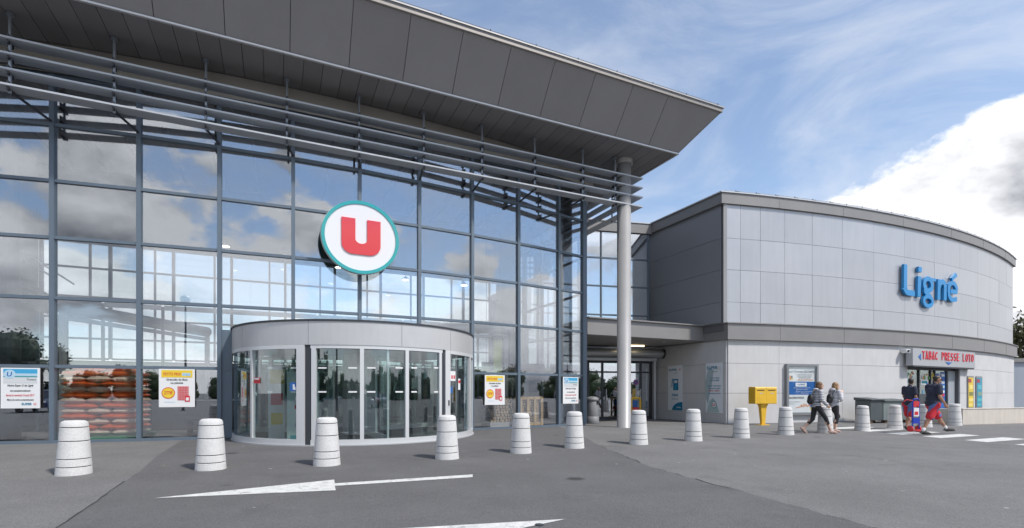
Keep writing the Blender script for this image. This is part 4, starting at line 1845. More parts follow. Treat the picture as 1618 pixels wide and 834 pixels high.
d0, d1 = pav(DA0, -.26), pav(DA1, -.26)
dt = (d1 - d0).normalized()
dn = V((dt.y, -dt.x, 0))
W_ = (d1 - d0).length
door = MB()
door.obox((d0 + d1) / 2 + V((0, 0, 2.50)), dt * (W_ / 2), dn * .06, V((0, 0, .05)))
shop = door.build('shop_doorway', M_DARKSTEEL, pavil)
for f in (0.012, .30, .52, .60, .835):
    b = MB()
    b.obox(d0 + dt * (W_ * f) + V((0, 0, 1.225)), dt * .045, dn * .055, V((0, 0, 1.215)))
    b.build('door_frame', M_DARKSTEEL, shop)
for f0, f1 in ((.025, .29), (.31, .51), (.53, .59), (.61, .825)):
    b = MB()
    b.obox(d0 + dt * (W_ * (f0 + f1) / 2) + V((0, 0, 1.24)), dt * (W_ * (f1 - f0) / 2 - .02), dn * .008, V((0, 0, 1.20)))
    b.build('door_pane', M_DOORGLASS, shop)
b = MB()
b.obox(d0 + dt * (W_ * .925) + V((0, 0, 1.225)), dt * (W_ * .07), dn * .06, V((0, 0, 1.215)))
b.build('jamb_panel', M_GREYPRINT, shop)
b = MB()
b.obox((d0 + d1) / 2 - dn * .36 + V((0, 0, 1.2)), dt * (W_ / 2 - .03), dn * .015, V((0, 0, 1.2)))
b.build('unlit_backing', M_UNLIT, shop)  # near-black sheet paints in the unlit shop behind the doors
rr = random.Random(8)
pal_ = [M_RED, M_YELLOW, M_SKYBLUE, M_TEAL, M_WHITE, M_BLUE, M_ORANGE, M_GREEN]


def door_print(f0, f1, z0, z1, m, d=.012):
    b = MB()
    b.obox(d0 + dt * (W_ * (f0 + f1) / 2) + dn * d + V((0, 0, (z0 + z1) / 2)), dt * (W_ * abs(f1 - f0) / 2), dn * .0015, V((0, 0, (z1 - z0) / 2)))
    b.build('door_sticker', m, shop)


# the blue advert panel of the right leaf, its white marks, and small bright stickers
door_print(.725, .815, .06, 2.38, M_BLUE)
for k, z in enumerate((2.15, 1.78, 1.55, 1.3, 1.12)):
    door_print(.74, .80, z, z + .13, (M_WHITE, M_WHITE, M_PALEBLUE, M_WHITE, M_RED)[k], .016)
door_print(.625, .715, 1.30, 1.52, M_WHITE)
door_print(.625, .715, 1.60, 1.85, M_SKYBLUE)
door_print(.625, .70, 2.0, 2.3, M_BLUE)
door_print(.655, .68, 2.1, 2.2, M_RED, .016)
door_print(.625, .71, .75, 1.18, M_PALEBLUE)
door_print(.34, .48, 1.72, 1.95, M_WHITE)
door_print(.36, .46, 1.77, 1.90, M_TEAL, .016)
for k in range(26):
    f = rr.uniform(.04, .50)
    z = rr.uniform(1.95, 2.36) if rr.random() < .7 else rr.uniform(1.0, 1.9)
    s = rr.uniform(.012, .03)
    if .28 < f + s and f < .32:
        continue
    door_print(f, f + s, z, z + rr.uniform(.08, .2), rr.choice(pal_), .013 + k * .0004)
text_obj('8', .32, d0 + dt * (W_ * .56) + dn * .02 + V((0, 0, 2.0)), dt, dn, M_YELLOW, shop, 'door_sticker', bold=.03)

# ---- light box sign above the doorway
s0, s1 = pav(pav_ang(1427), .42), pav(pav_ang(1529.5), .30)
tt = (s1 - s0); tt.z = 0
TL = tt.length
tt.normalize()
tn = V((tt.y, -tt.x, 0))
ZS0, ZS1 = 2.60, 3.42
tb = thing('shop_sign', 'grey light box sign reading TABAC PRESSE LOTO above the doorway', 'sign', tuple((s0 + s1) / 2 + V((0, 0, ZS0))))
b = MB()
b.obox((s0 + s1) / 2 - tn * .15 + V((0, 0, (ZS0 + ZS1) / 2)), tt * (TL / 2), tn * .15, V((0, 0, (ZS1 - ZS0) / 2)))
b.build('box', mat('sign_grey', (.40, .41, .43), .4, .1), tb, bevel=.01)
b = MB()
b.obox((s0 + s1) / 2 - tn * .13 + V((0, 0, ZS0 - .03)), tt * (TL / 2 - .1), tn * .12, V((0, 0, .03)))
b.build('under_tray', M_DARKSTEEL, tb)
SIGN_RED = mat('sign_letter_red', (.72, .03, .06), .4)
sign_word = 'TABAC PRESSE LOTO'
for pts in ([(.075, 3.03), (.115, 3.18), (.115, 2.86)][::1], [(.49, 2.84), (.60, 2.84), (.545, 2.70)]):
    b = MB()
    P0 = [s0 + tt * (TL * u) + tn * .002 + V((0, 0, w)) for u, w in pts]
    b.sweep(None, P0, [p + tn * .012 for p in P0])
    b.build('arrow', M_BLUE, tb)



def cir(cx, cy, rx, ry, a0, a1, n=16):
    return [(cx + rx * math.cos(rad(a0 + (a1 - a0) * i / n)), cy + ry * math.sin(rad(a0 + (a1 - a0) * i / n))) for i in range(n + 1)]


def ribbon(b, pts, w, place, d0, d1, closed=False):
    """thick stroke through 2d points, extruded from depth d0 to d1"""
    P = [V(p) for p in pts]
    n = len(P)
    Lp, Rp = [], []
    for i in range(n):
        if closed:
            p0, p1 = P[i - 1], P[(i + 1) % n]
        else:
            p0, p1 = P[max(i - 1, 0)], P[min(i + 1, n - 1)]
        t = (p1 - p0).normalized()
        m = V((-t.y, t.x))
        k = 1.0
        if closed or 0 < i < n - 1:
            ta = (P[i] - P[i - 1]).normalized()
            k = 1 / max(.5, abs(V((-ta.y, ta.x)).dot(m)))
        ww = w[i] if isinstance(w, (list, tuple)) else w
        Lp.append(P[i] + m * (ww / 2 * k))
        Rp.append(P[i] - m * (ww / 2 * k))
    vs = []
    for l, r in zip(Lp, Rp):
        vs += [place(l, d0), place(r, d0), place(r, d1), place(l, d1)]
    fs = []
    rng = n if closed else n - 1
    for i in range(rng):
        k, q = i * 4, ((i + 1) % n) * 4
        for j in range(4):
            fs.append((k + j, q + j, q + (j + 1) % 4, k + (j + 1) % 4))
    if not closed:
        fs += [(3, 2, 1, 0), ((n - 1) * 4, (n - 1) * 4 + 1, (n - 1) * 4 + 2, (n - 1) * 4 + 3)]
    b.add(vs, fs)


# plain bold capitals, drawn in a 0.6 x 1 box
CAPS = {
    'T': [[(0, .9), (.6, .9)], [(.3, .82), (.3, 0)]],
    'A': [[(.08, 0), (.30, 1.0)], [(.52, 0), (.30, 1.0)], [(.14, .28), (.46, .28)]],
    'B': [[(.1, 0), (.1, 1)], [(.1, .91), (.3, .91)] + cir(.3, .73, .18, .18, 90, -90, 6) + [(.1, .55)], [(.1, .53), (.3, .53)] + cir(.32, .31, .2, .22, 90, -90, 6) + [(.1, .09)]],
    'C': [cir(.34, .5, .25, .41, 48, 312, 14)],
    'P': [[(.1, 0), (.1, 1)], [(.1, .91), (.3, .91)] + cir(.31, .69, .2, .22, 90, -90, 6) + [(.1, .47)]],
    'R': [[(.1, 0), (.1, 1)], [(.1, .91), (.3, .91)] + cir(.31, .69, .2, .22, 90, -90, 6) + [(.1, .47)], [(.28, .47), (.52, 0)]],
    'E': [[(.1, 0), (.1, 1)], [(.1, .91), (.54, .91)], [(.1, .52), (.5, .52)], [(.1, .09), (.55, .09)]],
    'S': [cir(.31, .70, .21, .21, 35, 235, 9) + cir(.30, .29, .22, .21, 60, -150, 9)],
    'L': [[(.1, 1), (.1, 0)], [(.1, .09), (.54, .09)]],
    'O': [cir(.32, .5, .23, .41, 0, 340, 17)],
}
adv = .76
tot = len(sign_word) * adv - .12
scx = TL * .835 / tot
for i, ch in enumerate(sign_word):
    if ch == ' ':
        continue
    b = MB()
    for si, st__ in enumerate(CAPS[ch]):
        ribbon(b, st__, .135, lambda p, d: s0 + tt * (TL * .132 + (i * adv + p[0]) * scx) + V((0, 0, 2.915 + p[1] * .41)) + tn * d, .003 + si * .002, .026 + si * .002, ch == 'O')
    b.build('letter', SIGN_RED, tb)

# ---- security camera beside it
cp_ = pav(pav_ang(1423), .22, 3.28)
t = thing('security_camera', 'small white security camera on the wall left of the lit sign', 'camera', tuple(cp_))
b = MB(); b.tube([pav(pav_ang(1423), -.01, 3.36), cp_ + V((0, 0, .08))], .035, 8); b.build('arm', M_WHITE, t)
b = MB(); b.obox(cp_, V((.10, 0, 0)), V((0, .16, 0)), V((0, 0, .09))); b.build('body', M_WHITE, t, bevel=.02)
b = MB(); b.tube([cp_ + V((0, -.16, 0)), cp_ + V((0, -.2, -.01))], .05, 10); b.build('lens', M_BLACK, t)

# ---- raised blue letters of the town name
l0, l1 = pav(pav_ang(1421), .04), pav(pav_ang(1506.5), .04)
lt = (l1 - l0); lt.z = 0
LL = lt.length
lt.normalize()
ln_ = V((lt.y, -lt.x, 0))
M_LETBLUE = mat('letter_blue', (0.008, 0.25, 0.58), 0.3, coat=.3)
name_sign = thing('raised_letters', 'large raised blue letters of the town name on the silver curved wall', 'sign', tuple((l0 + l1) / 2 + V((0, 0, 5.5))))

def let_place(p, d):
    return l0 + lt * p[0] + V((0, 0, 5.96 + p[1])) + ln_ * d


k_ = LL / 4.60
SW = .30
LETTERS = {
    'L': [([(.17, 1.46), (.15, .5), (.15, .32)] + cir(.38, .32, .23, .19, 180, 270, 6) + [(.90, .13)], .30, False)],
    'i': [([(1.29, 1.0), (1.25, 0.0)], .30, False), ([(1.34, 1.46), (1.32, 1.22)], .32, False)],
    'g': [(cir(2.02, .66, .33, .30, 0, 342, 18), .26, True), ([(2.15, .93), (2.66, .95)], .17, False),
          (cir(1.96, .38, .24, .20, 110, 250, 8) + [(2.10, .15), (2.26, .09)], .19, False),
          (cir(2.00, -.16, .36, .235, 0, 342, 18), .21, True)],
    'n': [([(2.95, 1.02), (2.92, 0.0)], .29, False), ([(2.96, .62), (3.02, .82)] + cir(3.26, .70, .22, .22, 130, 10, 8) + [(3.47, .5), (3.46, 0.0)], .28, False)],
    'é': [([(3.96, .50), (4.52, .52)] + cir(4.16, .62, .36, .33, 10, 180, 10) + cir(4.18, .40, .37, .32, 180, 272, 8) + [(4.35, .11), (4.53, .16)], .25, False),
          ([(4.08, 1.13), (4.50, 1.42)], [.20, .24], False)],
}
for li, (ch, strokes) in enumerate(LETTERS.items()):
    b = MB()
    for si, (pts_, w, closed) in enumerate(strokes):
        ribbon(b, [(p[0] * k_, p[1]) for p in pts_], [q * .88 for q in w] if isinstance(w, list) else w * .88, let_place, .03 + si * .004, .145 + si * .004, closed)
    b.build('letter', M_LETBLUE, name_sign)

# ---- posters on the left face of the base
def wall_panel(label, t0, t1, z0, z1):
    p, q = LC + E2 * t1, LC + E2 * t0       # left to right as seen
    n = -E1
    t = -E2
    c = (p + q) / 2 + n * .075
    w, h = (q - p).length, z1 - z0
    T = thing('wall_banner', label, 'banner', (c.x, c.y, z0))
    def rect(u0, u1, v0, v1, m, d=.006, name='print', par=None):
        b = MB()
        b.obox(c + t * ((u0 + u1) / 2 * w) + V((0, 0, z0 + (v0 + v1) / 2 * h)) + n * d, t * ((u1 - u0) / 2 * w), n * .002, V((0, 0, (v1 - v0) / 2 * h)))
        return b.build(name, m, par or T)
    def txt(s, u, v, hh, m, width=None, bold=.02):
        return text_obj(s, hh * h, c + t * (u * w) + n * .009 + V((0, 0, z0 + v * h)), t, n, m, T, width=None if width is None else width * w, extrude=.002, bold=bold)
    def shape(pts, m, d=.006, name='print'):
        b = MB()
        P0 = [c + t * (u * w) + V((0, 0, z0 + v * h)) + n * d for u, v in pts]
        b.sweep(None, P0, [p + n * .003 for p in P0])
        b.build(name, m, T)
    b = MB()
    b.obox(c + V((0, 0, (z0 + z1) / 2)), t * (w / 2), n * .004, V((0, 0, h / 2)))
    b.build('sheet', mat('banner_white', (.80, .84, .88), .5), T)
    return T, rect, txt, shape


T, rect, txt, shape = wall_panel('white petrol pump banner on the shaded wall nearest the side doors', 2.57, 3.54, .47, 2.60)
txt('SUPER', -.14, .885, .045, M_TEALBLUE, .56, .04)
txt('U', .32, .885, .045, M_RED, .10, .04)
txt('Ligné', .05, .825, .025, M_GREYPRINT, .24)
rect(-.12, .22, .45, .70, M_TEALBLUE, .006)
rect(-.05, .16, .61, .67, M_WHITE, .009)
shape([(-.24, .52), (-.19, .52), (-.16, .66), (-.12, .70), (-.16, .71), (-.22, .66)], M_TEALBLUE)
shape([(-.04, .50), (.08, .58), (.14, .56), (.05, .50), (.12, .47), (.02, .46)], M_SKYBLUE, .0095)
txt('gaz', .0, .32, .07, M_TEALBLUE, .46, .05)
txt('24/24', .0, .24, .03, M_GREYPRINT, .44, .01)
shape([(.5, 0.005), (-.2, 0.005)] + [(-.2 + .7 * (1 - math.cos(a)), .005 + .185 * math.sin(a)) for a in [math.pi / 2 * k / 8 for k in range(1, 9)]], M_TEALBLUE)
txt('24h', .25, .055, .03, M_WHITE, .30, .02)
T, rect, txt, shape = wall_panel('pale banner with red U emblem at the corner of the shaded wall', .21, 1.16, .44, 2.60)
shape([(-.5, .30), (-.36, .17), (-.14, .55), (-.02, .85), (-.28, .92), (-.42, .78), (-.5, .62)][::1], mat('print_mist', (.42, .52, .55), .5), .0055)
shape([(-.42, .01), (-.12, .01), (.32, .01), (.10, .22), (-.05, .30), (-.28, .24)], mat('print_mist2', (.45, .58, .58), .5), .0052)
txt('SUPER', -.10, .875, .06, M_TEALBLUE, .62, .04)
shape([(.30 + .09 * math.cos(a), .895 + .04 * math.sin(a)) for a in [2 * math.pi * k / 16 for k in range(16)]], M_WHITE, .009)
txt('U', .30, .875, .04, M_RED, .09, .05)
txt('Ligné', .05, .815, .028, M_GREYPRINT, .28)
txt('du lundi au samedi', .05, .69, .022, M_TEALBLUE, .52)
txt('de 8h30 à 20h00', .02, .64, .022, M_TEALBLUE, .55)
txt('Station carburants', .02, .53, .024, M_TEALBLUE, .76)
txt('ouverte en continu', .02, .48, .024, M_TEALBLUE, .68)
txt('DRIVE : 24h/24', .0, .43, .026, M_RED, .62)
txt('bienvenue à tous', .02, .38, .024, M_TEALBLUE, .70)
shape([(.0 + .16 * math.cos(a), .165 + .075 * math.sin(a)) for a in [2 * math.pi * k / 24 for k in range(24)]], M_TEAL, .0085)
shape([(.0 + .13 * math.cos(a), .165 + .062 * math.sin(a)) for a in [2 * math.pi * k / 24 for k in range(24)]], M_WHITE, .012)
text_obj('U', .12, LC + E2 * .685 - E1 * .092 + V((0, 0, .44 + .138 * 2.16)), -E2, -E1, M_RED, T, width=.16, extrude=.002, bold=.06)

# ================================================================== recess with the side entrance
R0, R1 = V((3.0, 24.45, 0)), V((6.98, 25.30, 0))
rt = (R1 - R0).normalized()
rn = V((rt.y, -rt.x, 0))
RL = (R1 - R0).length
side = thing('side_entrance', 'recessed side entrance with tall glazing and slab canopy between hall and curved building', 'entrance', tuple((R0 + R1) / 2))


def rpt(u, z, d=0.0):
    return R0 + rt * u + rn * d + V((0, 0, z))


def rbox(u0, u1, z0, z1, d0, d1, name, m, parent=side, bevel=0):
    b = MB()
    b.obox((rpt(u0, z0, d0) + rpt(u1, z1, d1)) / 2, rt * ((u1 - u0) / 2), rn * ((d1 - d0) / 2), V((0, 0, (z1 - z0) / 2)))
    return b.build(name, m, parent, bevel=bevel)


def ru(x):
    r = (x - 809) / 800
    # R0 + rt*u on the ray
    return (r * R0.y - R0.x) / (rt.x - r * rt.y)


rp = rbox(-2.7, RL, 9.2, 9.68, -.3, .12, 'parapet', M_BAND)
rbox(-2.7, RL, 9.68, 9.73, -.3, .16, 'parapet_cap', M_TRIM, rp)
rg = rbox(-2.7, RL, 4.28, 4.42, -.08, .06, 'upper_glazing', M_FRAME)
um = [-2.7, -1.0, ru(914), ru(949.5), ru(986), ru(1023.5)]
for u in um:
    rbox(u - .035, u + .035, 4.42, 9.2, -.06, .06, 'mullion', M_FRAME, rg)
uz = [4.42, 5.12, 6.53, 7.90, 9.2]
for i in range(len(um) - 1):
    for j in range(4):
        if j:
            rbox(um[i] + .035, um[i + 1] - .035, uz[j] - .035, uz[j] + .035, -.05, .05, 'transom', M_FRAME, rg)
        rbox(um[i] + .04, um[i + 1] - .04, uz[j] + .04, uz[j + 1] - .04, -.008, .008, 'pane', M_MIRRORGLASS, rg)
rbox(-2.7, RL, 4.42, 9.2, -2.6, -2.5, 'inner_wall', M_MIDWALL)
rbox(-2.7, RL, 4.30, 4.40, -2.5, -.1, 'inner_floor', M_MIDWALL)
# slab canopy
sl0, sl1 = V((2.95, 19.80, 0)), V((8.60, 22.45, 0))
b = MB()
poly = [tuple(sl0.xy), tuple(sl1.xy), tuple((R1 + V((.1, 0, 0))).xy), tuple((R0 + V((-1.9, -.3, 0))).xy)]
b.prism(poly, 3.60, 4.24)
slab = b.build('slab_canopy', M_BAND, side)
st_ = (sl1 - sl0).normalized()
sn_ = V((st_.y, -st_.x, 0))
b = MB()
b.bar(sl0 + sn_ * .03 + V((0, 0, 4.26)), sl1 + sn_ * .03 + V((0, 0, 4.26)), .16, .05)
b.build('slab_cap', M_BAND, slab)
b = MB()
b.prism([tuple((V((*p, 0)) + q).xy) for p, q in zip(poly, (V((.1, .12, 0)), V((-.2, .1, 0)), V((-.3, 0, 0)), V((.2, 0, 0))))], 3.575, 3.597)
b.build('slab_soffit', mat('pale_soffit', (.33, .32, .31), .7, var=.06), slab)
b = MB()
b.bar(rpt(1.9, 3.52, 1.1), rpt(3.1, 3.52, 1.1), .08, .05)
b.build('tube_light', mat('tube_glow', (.9, .8, .6), .5, emit=(1, .8, .5), emit_s=2.5), slab)
for u in (1.0, 3.3):
    p = rpt(u, 3.565, 2.6)
    b = MB(); b.lathe([(.09, -.012), (.10, .012)], 14, tuple(p)); b.build('downlight', M_FRAMELT, slab)
# shutter box above the doors
b = MB()
b.tube([rpt(-.8, 3.22, .55), rpt(RL + .25, 3.22, .55)], .21, 16)
sh = b.build('shutter_box', M_SHUT, side)
b = MB()
b.tube([rpt(RL + .25, 3.22, .55), rpt(RL + .33, 3.22, .55)], .24, 16)
b.build('shutter_end', M_DARKSTEEL, sh)
rbox(-.8, RL + .1, 2.86, 3.0, .25, .38, 'head_rail', M_FRAMELT)
rbox(ru(1028), ru(1028) + .10, 0, 2.86, .2, .36, 'guide_rail', M_FRAMELT)
# door frames
dr = rbox(-1.0, RL, 2.76, 2.86, -.06, .06, 'door_wall', M_DARKSTEEL)
du = [-.6, ru(929), ru(951.5), ru(957), ru(984), ru(988), ru(1012), ru(1019), ru(1027.5)]
for u in (du[1], du[2], du[4], du[6], du[8]):
    rbox(u - .05, u + .05, 0, 2.76, -.055, .055, 'door_frame', M_DARKSTEEL, dr)
for i, (u0, u1) in enumerate(((-.6, du[1]), (du[1], du[2]), (du[2], du[4]), (du[4], du[6]), (du[6], du[8]))):
    rbox(u0 + .05, u1 - .05, .0, .14, -.045, .045, 'bottom_rail', M_DARKSTEEL, dr)
    rbox(u0 + .05, u1 - .05, 2.28, 2.36, -.045, .045, 'door_head', M_DARKSTEEL, dr)
    rbox(u0 + .05, u1 - .05, .14, 2.28, -.008, .008, 'door_pane', M_MIRRORGLASS, dr)
    rbox(u0 + .05, u1 - .05, 2.36, 2.76, -.008, .008, 'door_pane', M_MIRRORGLASS, dr)
for x in (957, 1011):
    rbox(ru(x) - .02, ru(x) + .02, .9, 1.5, .06, .10, 'door_handle', M_FRAMELT, dr)
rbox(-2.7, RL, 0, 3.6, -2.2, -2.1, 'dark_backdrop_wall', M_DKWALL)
# no entry disc on the door
def rdisc(x, y, r, d, m, name):
    u = ru(x)
    p = rpt(u, 0, d)
    z = CAM_H + (620 - y) / 800 * p.y
    b = MB()
    P0 = [rpt(u + r * math.cos(a), z + r * math.sin(a), d) for a in [2 * math.pi * k / 24 for k in range(24)]]
    b.sweep(None, P0, [q + rn * .004 for q in P0])
    return b.build(name, m, dr)


rdisc(1004.8, 604, .15, .012, mat('disc_pink', (.55, .22, .38), .5), 'no_entry_disc')
rdisc(1004.8, 604, .11, .018, M_BLUE, 'no_entry_face')
u = ru(1004.8)
b = MB(); b.obox(rpt(u, CAM_H + 16 / 800 * 25.1, .026), (rt + V((0, 0, -1))).normalized() * .10, (rt + V((0, 0, 1))).normalized() * .018, rn * .002); b.build('no_entry_bar', M_RED, dr)
rdisc(1010, 621, .13, .012, M_WHITE, 'door_sticker')

# ================================================================== street furniture
M_BOLL = mat('bollard_stone', (0.66, 0.655, 0.645), 0.85, 0, var=.06, vscale=5, bump=.5, bscale=70, speck=(120, .07))
M_GROOVE = mat('bollard_groove', (0.12, 0.118, 0.115), 0.9)
BH = .872


def boll_r(z):
    return .238 - (.238 - .176) * (z / BH)


gz = [.135, .262, .545, .763]      # groove heights


def bollard_parts(root):
    secs = [0.0] + gz + [BH]
    for i in range(5):
        z0, z1 = secs[i] + (.0065 if i else 0), secs[i + 1] - (.0065 if i < 4 else 0)
        prof = [(boll_r(z0) - (.003 if i else 0), z0), (boll_r(z0), z0 + .004), (boll_r(z1), z1 - .004), (boll_r(z1) - .003, z1)]
        if i == 4:
            z1 = BH
            prof = [(boll_r(z0) - .003, z0), (boll_r(z0), z0 + .004), (boll_r(z1) + .003, z1 - .055), (boll_r(z1) - .012, z1 - .022), (boll_r(z1) - .05, z1 - .004), (.04, z1)]
        b = MB()
        b.lathe(prof, 32)
        o = b.build('stone_ring' if i < 4 else 'stone_cap', M_BOLL, root)
        o.data.polygons.foreach_set('use_smooth', [True] * len(o.data.polygons))
        o.data.set_sharp_from_angle(angle=rad(28))
    b = MB()
    b.lathe([(boll_r(.1) - .018, .02), (boll_r(BH) - .014, BH - .06)], 24)
    b.build('core', M_GROOVE, root)


BP = [(117, 752), (333, 744.5), (516.5, 737.5), (706.5, 727), (823, 717.5), (907.5, 709.5), (1009, 703), (1095.5, 697.5), (1171, 692.5), (1241.5, 687.5),
      (1304, 684.5), (1362.5, 681), (1414, 678), (1461, 675), (1508.5, 672.5)]
BL = ['speckled stone bollard at the far left, in front of the sack stack', 'second stone bollard from the left, left of the revolving door',
      'stone bollard in front of the left leaves of the revolving door', 'stone bollard in front of the right edge of the revolving door',
      'stone bollard in front of the firewood bundle', 'stone bollard in front of the glass corner with the small notice',
      'stone bollard just right of the round column', 'stone bollard in front of the two wall banners', 'stone bollard just left of the yellow mailbox',
      'stone bollard right of the yellow mailbox, before the notice case', 'stone bollard half hidden behind the two walking women',
      'stone bollard in front of the left end of the grey chest', 'stone bollard at the right end of the grey chest', 'stone bollard hidden behind the walking man in front',
      'last stone bollard on the right, beside the low cream wall']
proto = None
for i, ((x, y), lab) in enumerate(zip(BP, BL)):
    p = gpx(x, y)
    dirv = V((p.x, p.y, 0)).normalized()
    p = p + dirv * .235
    if proto is None:
        proto = thing('stone_bollard', lab, 'bollard', (0, 0, 0), 0, 'stone bollards along the shop front')
        bollard_parts(proto)
        o = proto
    else:
        o = copy_tree(proto)
        tag(o, lab)
    o.location = (p.x, p.y, 0.0)
    o.rotation_euler = (random.uniform(-.012, .012), random.uniform(-.012, .012), random.uniform(0, 6))

# ---- yellow mailbox
M_POST = mat('mail_yellow', (0.78, 0.47, 0.035), 0.4, var=.08, vscale=3, coat=.2)
mp = gpx(1205, 671.5)
t = thing('mailbox', 'yellow double mailbox on one post against the pale wall', 'mailbox', tuple(mp), rad(14))
M = WM[t.name] @ Matrix.Diagonal((.9, .9, .98, 1))
for sx, nm in ((-1, 'left'), (1, 'right')):
    bx = lbox(MB(), M, -.29 + sx * .287, -.22, .88, .29 + sx * .287 - .006 * sx, .22, 1.52).build('letter_box', M_POST, t, bevel=.02)
    b = MB()
    x0, x1 = -.28 + sx * .287, .28 + sx * .287
    P0 = [M @ V(p) for p in ((x0, -.235, 1.50), (x1, -.235, 1.50), (x1, -.05, 1.575), (x1, .23, 1.56), (x0, .23, 1.56), (x0, -.05, 1.575))]
    b.hexa([M @ V(p) for p in ((x0, -.24, 1.505), (x1, -.24, 1.505), (x1, .235, 1.505), (x0, .235, 1.505), (x0, -.20, 1.57), (x1, -.20, 1.57), (x1, .20, 1.585), (x0, .20, 1.585))])
    b.build('hood', M_POST, bx, bevel=.01)
    xc = sx * .287
    lbox(MB(), M, xc - .19, -.224, 1.415, xc + .19, -.2195, 1.45).build('slot', M_BLACK, bx)
    lbox(MB(), M, xc - .05, -.225, 1.285, xc + .10, -.2195, 1.335).build('plate', mat('plate_pale', (.62, .58, .42), .5), bx)
    lbox(MB(), M, xc - .04, -.2275, 1.30, xc + .09, -.2245, 1.318).build('emblem', M_GREYPRINT, bx)
    lbox(MB(), M, xc - .15, -.223, .96, xc + .15, -.2195, 1.22).build('door_panel', M_POST, bx)
b = MB()
b.hexa([M @ V(p) for p in ((-.09, -.06, .03), (.09, -.06, .03), (.09, .06, .03), (-.09, .06, .03), (-.15, -.09, .74), (.15, -.09, .74), (.15, .09, .74), (-.15, .09, .74))])
b.build('post', M_POST, t, bevel=.01)
b = MB()
b.hexa([M @ V(p) for p in ((-.15, -.09, .74), (.15, -.09, .74), (.15, .09, .74), (-.15, .09, .74), (-.19, -.14, .878), (.19, -.14, .878), (.19, .14, .878), (-.19, .14, .878))])
b.build('bracket', M_POST, t, bevel=.01)
lbox(MB(), M, -.23, -.17, 0.0, .23, .17, .03).build('foot_plate', M_POST, t)

# ---- framed notice case on the curved wall
a0, a1 = pav_ang(1239.5), pav_ang(1289)
n0, n1 = pav(a0, .02), pav(a1, .02)
nt_ = (n1 - n0).normalized()
nn_ = V((nt_.y, -nt_.x, 0))
NW = (n1 - n0).length
NZ0, NZ1 = .33, 2.56
t = thing('notice_case', 'grey framed notice case with blue and white adverts behind the two women', 'notice board', tuple((n0 + n1) / 2 + V((0, 0, NZ0))))


def nbox(u0, u1, v0, v1, d0, d1, name, m, par=None, bevel=0):
    b = MB()
    z0, z1 = NZ0 + v0, NZ0 + v1
    b.obox((n0 + nt_ * ((u0 + u1) / 2)) + nn_ * ((d0 + d1) / 2) + V((0, 0, (z0 + z1) / 2)), nt_ * ((u1 - u0) / 2), nn_ * ((d1 - d0) / 2), V((0, 0, (z1 - z0) / 2)))
    return b.build(name, m, par or t, bevel=bevel)


H_ = NZ1 - NZ0
M_CASE = mat('case_grey', (.27, .28, .29), .4, .4)
nbox(0, .10, 0, H_, .0, .13, 'case_frame', M_CASE)
nbox(NW - .10, NW, 0, H_, .0, .13, 'case_frame', M_CASE)
nbox(.10, NW - .10, 0, .12, .0, .13, 'case_frame', M_CASE)
nbox(.10, NW - .10, H_ - .10, H_, .0, .13, 'case_frame', M_CASE)
bk = nbox(.10, NW - .10, .12, H_ - .10, .0, .05, 'back_sheet', M_WHITE)
iw = NW - .20


def nprint(u0, u1, v0, v1, m, d=.052):
    nbox(.10 + u0 * iw, .10 + u1 * iw, .12 + v0 * (H_ - .22), .12 + v1 * (H_ - .22), d, d + .003, 'print', m, bk)


def ntext(sx, u, v, h, m, width=None, bold=.0, align='CENTER', shear=0):
    text_obj(sx, h, n0 + nt_ * (.10 + u * iw) + nn_ * .062 + V((0, 0, NZ0 + .12 + v * (H_ - .22))), nt_, nn_, m, bk, width=None if width is None else width * iw,
             extrude=.002, bold=bold, align=align, shear=shear)


nprint(.01, .99, .385, .67, M_BLUE)
ntext('eurl Christian LECOMTE', .5, .865, .10, M_GREYPRINT, .92, .01)
for k, (w, y) in enumerate(((.6, .82), (.55, .79), (.5, .765), (.42, .74))):
    ntext('artisan menuisier couvreur' if k % 2 == 0 else 'neuf et rénovation', .60, y, .038, M_GREYPRINT, w)
nprint(.07, .11, .705, .80, M_ORANGE)
nprint(.11, .20, .715, .735, M_YELLOW)
nprint(.13, .17, .735, .79, M_BLACK)
ntext('Tél. 02 40 77 00 00', .62, .695, .05, M_ORANGE, .55, .01)
nprint(.28, .68, .56, .645, M_WHITE, .056)
ntext('LIGNÉ', .48, .595, .05, M_BLUE, .25, .01)
ntext('chauffage plomberie électricité', .5, .525, .042, M_WHITE, .60)
ntext('dépannage et entretien', .5, .490, .042, M_WHITE, .42)
ntext('4, rue du commerce', .58, .445, .042, M_WHITE, .58)
ntext('44850 Ligné', .60, .41, .042, M_WHITE, .3)
ntext('David BACHOUX', .31, .30, .085, M_BLACK, .55, .012)
ntext('Peinture et revêtements', .24, .225, .045, M_GREYPRINT, .38)
ntext('décoration', .15, .18, .045, M_GREYPRINT, .22)
b = MB()
zz = [(.30, .10), (.50, .13), (.47, .17), (.56, .12), (.58, .19), (.62, .13), (.66, .18), (.70, .13), (.82, .17)]
ribbon(b, [(u * iw, v * (H_ - .22)) for u, v in zz], .03, lambda p, d: n0 + nt_ * (.10 + p[0]) + nn_ * d + V((0, 0, NZ0 + .12 + p[1])), .056, .059)
b.build('print', M_ORANGE, bk)
b = MB()
P0 = [n0 + nt_ * (.10 + iw * u) + nn_ * .054 + V((0, 0, NZ0 + .12 + v * (H_ - .22))) for u, v in [(.985, .06), (.88, .08), (.76, .16), (.70, .26), (.74, .36), (.82, .37), (.80, .27), (.86, .17), (.985, .12)]]
b.sweep(None, P0, [p + nn_ * .003 for p in P0]); b.build('print', M_BLUE, bk)
b = MB()
P0 = [n0 + nt_ * (.10 + iw * u) + nn_ * .054 + V((0, 0, NZ0 + .12 + v * (H_ - .22))) for u, v in [(.985, .01), (.85, .03), (.78, .13), (.87, .075), (.985, .055)]]
